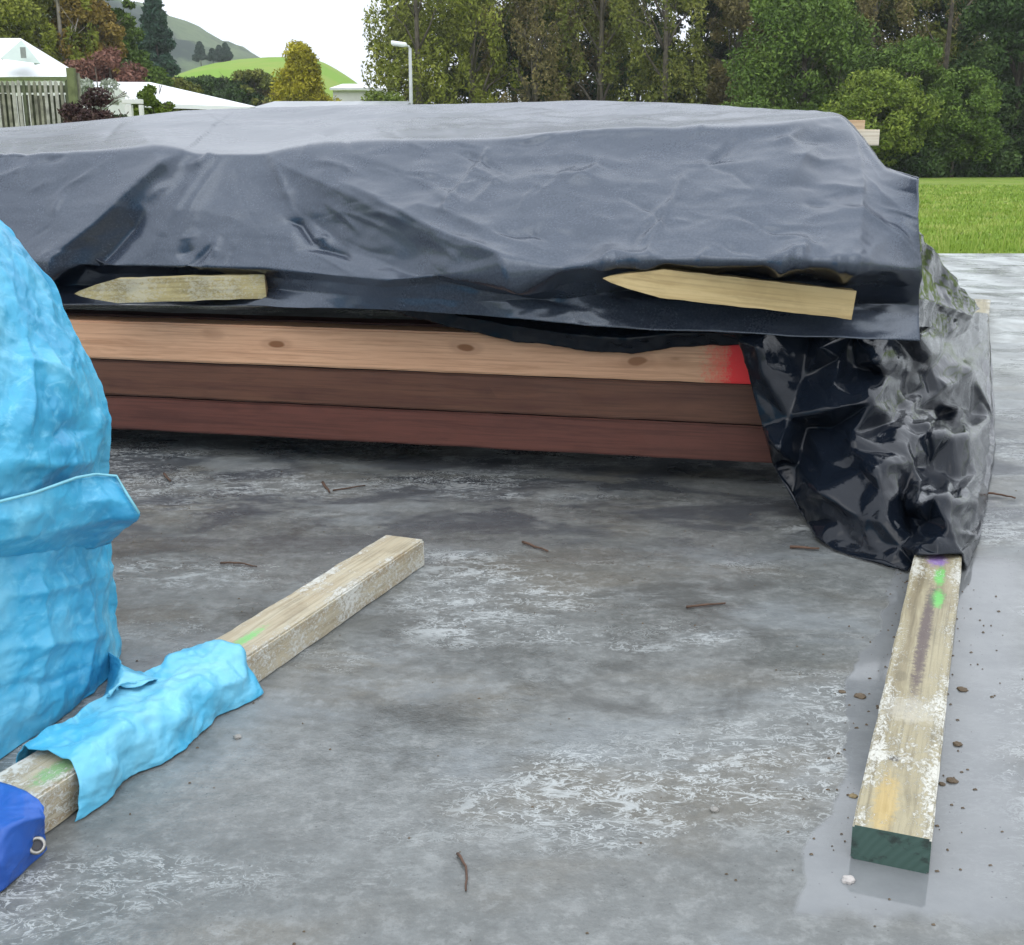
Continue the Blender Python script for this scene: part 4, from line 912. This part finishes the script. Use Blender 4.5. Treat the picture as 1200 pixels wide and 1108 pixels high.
# bridge between bundle and wrap
patch('bridging_fold', [[at(112, 822, 1.97), at(124, 800, 1.98), at(128, 778, 2.0), at(126, 762, 2.02)], [gr(125, 815, .10), gr(138, 800, .10), gr(142, 785, .10), gr(140, 775, .09)], [gr(140, 806, .085), gr(155, 800, .09), gr(165, 792, .09), gr(160, 785, .07)], [gr(165, 803, .085), gr(178, 797, .085), gr(186, 794, .07), gr(178, 793, .03)]], BM, root, 40, 30, .004, 14, origin=og2, sm=2)
fl = patch('corner_flap', [[gr(-80, 898, .085), gr(-30, 910, .085), gr(5, 918, .085), gr(28, 926, .085), gr(45, 936, .08), gr(50, 946, .075)],
                      [gr(-80, 960, .082), gr(-30, 968, .082), gr(5, 970, .082), gr(28, 962, .08), gr(48, 958, .07), gr(52, 960, .065)],
                      [gr(-80, 1025, .05), gr(-30, 1016, .05), gr(5, 1008, .045), gr(28, 995, .04), gr(50, 980, .03), gr(53, 978, .03)],
                      [gr(-80, 1095, .004), gr(-30, 1066, .004), gr(5, 1042, .004), gr(30, 1020, .004), gr(52, 1000, .004), gr(56, 996, .004)]], BD2, root, 60, 50, .003, 12, origin=og2, sm=2)
tag(fl, 'dark blue corner with a metal eyelet')
# eyelet
ec = gr(43, 991, .030) ; ed = (Vector((0, 0, H)) - ec).normalized() ; e1 = ed.cross(Vector((0, 0, 1))).normalized(); e2 = ed.cross(e1)
ec = ec + ed * .006
ring = [ec + (e1 * math.cos(a_) + e2 * math.sin(a_)) * .0092 for a_ in [2 * math.pi * i / 24 for i in range(25)]]
V, Fc = tube([p - Vector(og2) for p in ring], .0028, 8, cap=False)
b0 = len(V); V.append(ec - ed * .001 - Vector(og2)); V += [ec - ed * .001 + (e1 * math.cos(2 * math.pi * i / 16) + e2 * math.sin(2 * math.pi * i / 16)) * .0085 - Vector(og2) for i in range(16)]
Fc += [(b0, b0 + 1 + i, b0 + 1 + (i + 1) % 16) for i in range(16)]
ey = mesh('eyelet', V, Fc, [plain('dull_steel', (.35, .34, .31), .35, .3, 60, Metallic=.9), plain('eyelet_hole', (.05, .05, .055), .6)], fl)
for p_ in ey.data.polygons:
    if len(p_.vertices) == 3: p_.material_index = 1

# ------------------------------------------------------------ haze between the near things and the far hill
hz = bmesh.new(); bx(hz, -520, 520, -30, 820, -1.2, 150)
hm = bpy.data.materials.new('haze_air'); hm.use_nodes = True; ht = hm.node_tree; ht.nodes.clear()
pv = ht.nodes.new('ShaderNodeVolumePrincipled'); pv.inputs['Color'].default_value = (.93, .96, 1.0, 1); pv.inputs['Density'].default_value = .00045; pv.inputs['Anisotropy'].default_value = .2
ho = ht.nodes.new('ShaderNodeOutputMaterial'); ht.links.new(pv.outputs[0], ho.inputs['Volume'])
tag(from_bm('haze', hz, hm), 'thin pale haze over the distant hill', 'haze', kind='stuff')

# ------------------------------------------------------------ litter on the slab
twm = plain('twig_bark', (.09, .05, .032), .8, .3, 40); nailm = plain('rusty_iron', (.13, .06, .035), .7, .3, 60); stm = plain('pebble_stone', (.27, .26, .24), .8, .2, 60); lfm = plain('dead_leaf', (.11, .08, .05), .8, .3, 60)
def twig(label, pts, r=.0025, mat=None):
    ps = [gr(x, y, r * 1.3) for x, y in pts]; c = ps[0].copy(); c.z = 0
    dense = []
    for i in range(len(ps) - 1):
        for k in range(4): dense.append(ps[i].lerp(ps[i + 1], k / 4) + Vector((RS.uniform(-1, 1), RS.uniform(-1, 1), RS.uniform(0, 1))) * r * .7)
    dense.append(ps[-1]); V, Fc = tube([p - c for p in dense], [r * (1 - .5 * i / len(dense)) for i in range(len(dense))], 6)
    o = mesh('twig', V, Fc, mat or twm, loc=c); return tag(o, label, 'twig', 'twigs on the slab')
twig('short twig standing nearest the stack, left of the forked pair', [(193, 556), (200, 564)], .004)
twig('stubby dark twig end beside the thin straight twig', [(378, 566), (386, 577)], .0045)
twig('thin straight twig right of the stubby twig, below the stack', [(390, 575), (428, 569)], .0025)
twig('thin brown twig between the blue tarpaulin and the left bearer', [(258, 660), (280, 661), (301, 664)], .0028)
twig('brown twig on the white streaked concrete, centre of the slab', [(613, 636), (642, 646)], .0035)
twig('thin twig near the right of the slab centre', [(805, 712), (850, 707)], .0028)
twig('bent twig in the front centre of the slab', [(536, 1001), (546, 1016), (546, 1044)], .0022)
twig('thin twig right of the crumpled plastic', [(1150, 578), (1168, 580), (1190, 584)], .004)
twig('dark twig lying at the foot of the hanging plastic', [(925, 641), (960, 643)], .004)
gt = random.Random(9); V = []; Fc = []
for i in range(430):
    if i < 110:
        Y = gt.uniform(1.35, 2.5); x = BX(Y) + gt.choice([-1, 1]) * (.05 + abs(gt.gauss(0, .05))); s_ = gt.uniform(.0008, .0028)
    else: Y = gt.uniform(1.1, 3.6); x = gt.uniform(-.45, .6) * Y; s_ = gt.uniform(.0006, .0022)
    b0 = len(V); k = gt.uniform(.5, 1.6)
    for (a_, b_, c_) in ((-1, -.6, 0), (1, -.8, 0), (.9, .8, 0), (-.7, 1, 0), (-.3, -.2, .9), (.5, .3, .8)): V.append((x + a_ * s_ * k, Y + b_ * s_, .0006 + c_ * s_))
    Fc += [tuple(b0 + q for q in f) for f in ((0, 1, 5, 4), (1, 2, 5), (2, 3, 4, 5), (3, 0, 4))]
tag(mesh('grit', V, Fc, lfm, smooth=False), 'fine dark grit and crumbs scattered over the wet slab', 'grit', kind='stuff')
def pebble(label, px, py, s, mat=None, name='pebble', flat=.6):
    bm = bmesh.new(); bmesh.ops.create_icosphere(bm, subdivisions=3, radius=s)
    for v in bm.verts:
        q = v.co.normalized() * 1.7 + Vector((px, py, 0)) * .1; v.co *= 1 + .35 * noise.fractal(q, 1, 2, 3); v.co.z *= flat
    o = from_bm(name, bm, mat or stm, smooth=True); g = gr(px, py, s * flat * .5); o.location = g; o.rotation_euler[2] = px
    return tag(o, label, name, 'bits of grit and leaf on the slab')
pebble('small grey pebble right of the blue wrapped bearer', 278, 864, .006)
pebble('small dark pebble near the slab centre right', 837, 949, .006)
pebble('pale pebble by the near end of the right bearer', 994, 1031, .008, plain('pale_stone', (.45, .42, .40), .8, .2, 60))
pebble('brown leaf fragment beside the right bearer, farther of the pair', 1128, 808, .009, lfm, 'leaf', .25)
pebble('brown leaf fragment at the left of the right bearer', 1008, 816, .010, lfm, 'leaf', .25)
pebble('dark crumb right of the bearer in the wet film', 1122, 872, .007, lfm, 'leaf', .4)
pebble('larger of two dark crumbs beside the near part of the bearer', 1116, 915, .008, lfm, 'leaf', .35)
pebble('smaller of two dark crumbs beside the near part of the bearer', 1104, 919, .005, lfm, 'leaf', .35)
pebble('dark crumb resting on the slab left of the bearer middle', 987, 811, .006, lfm, 'leaf', .3)
pebble('tan leaf scrap at the lower left of the right bearer', 1000, 933, .006, plain('tan_leaf', (.25, .19, .10), .8, .2, 60), 'leaf', .3)
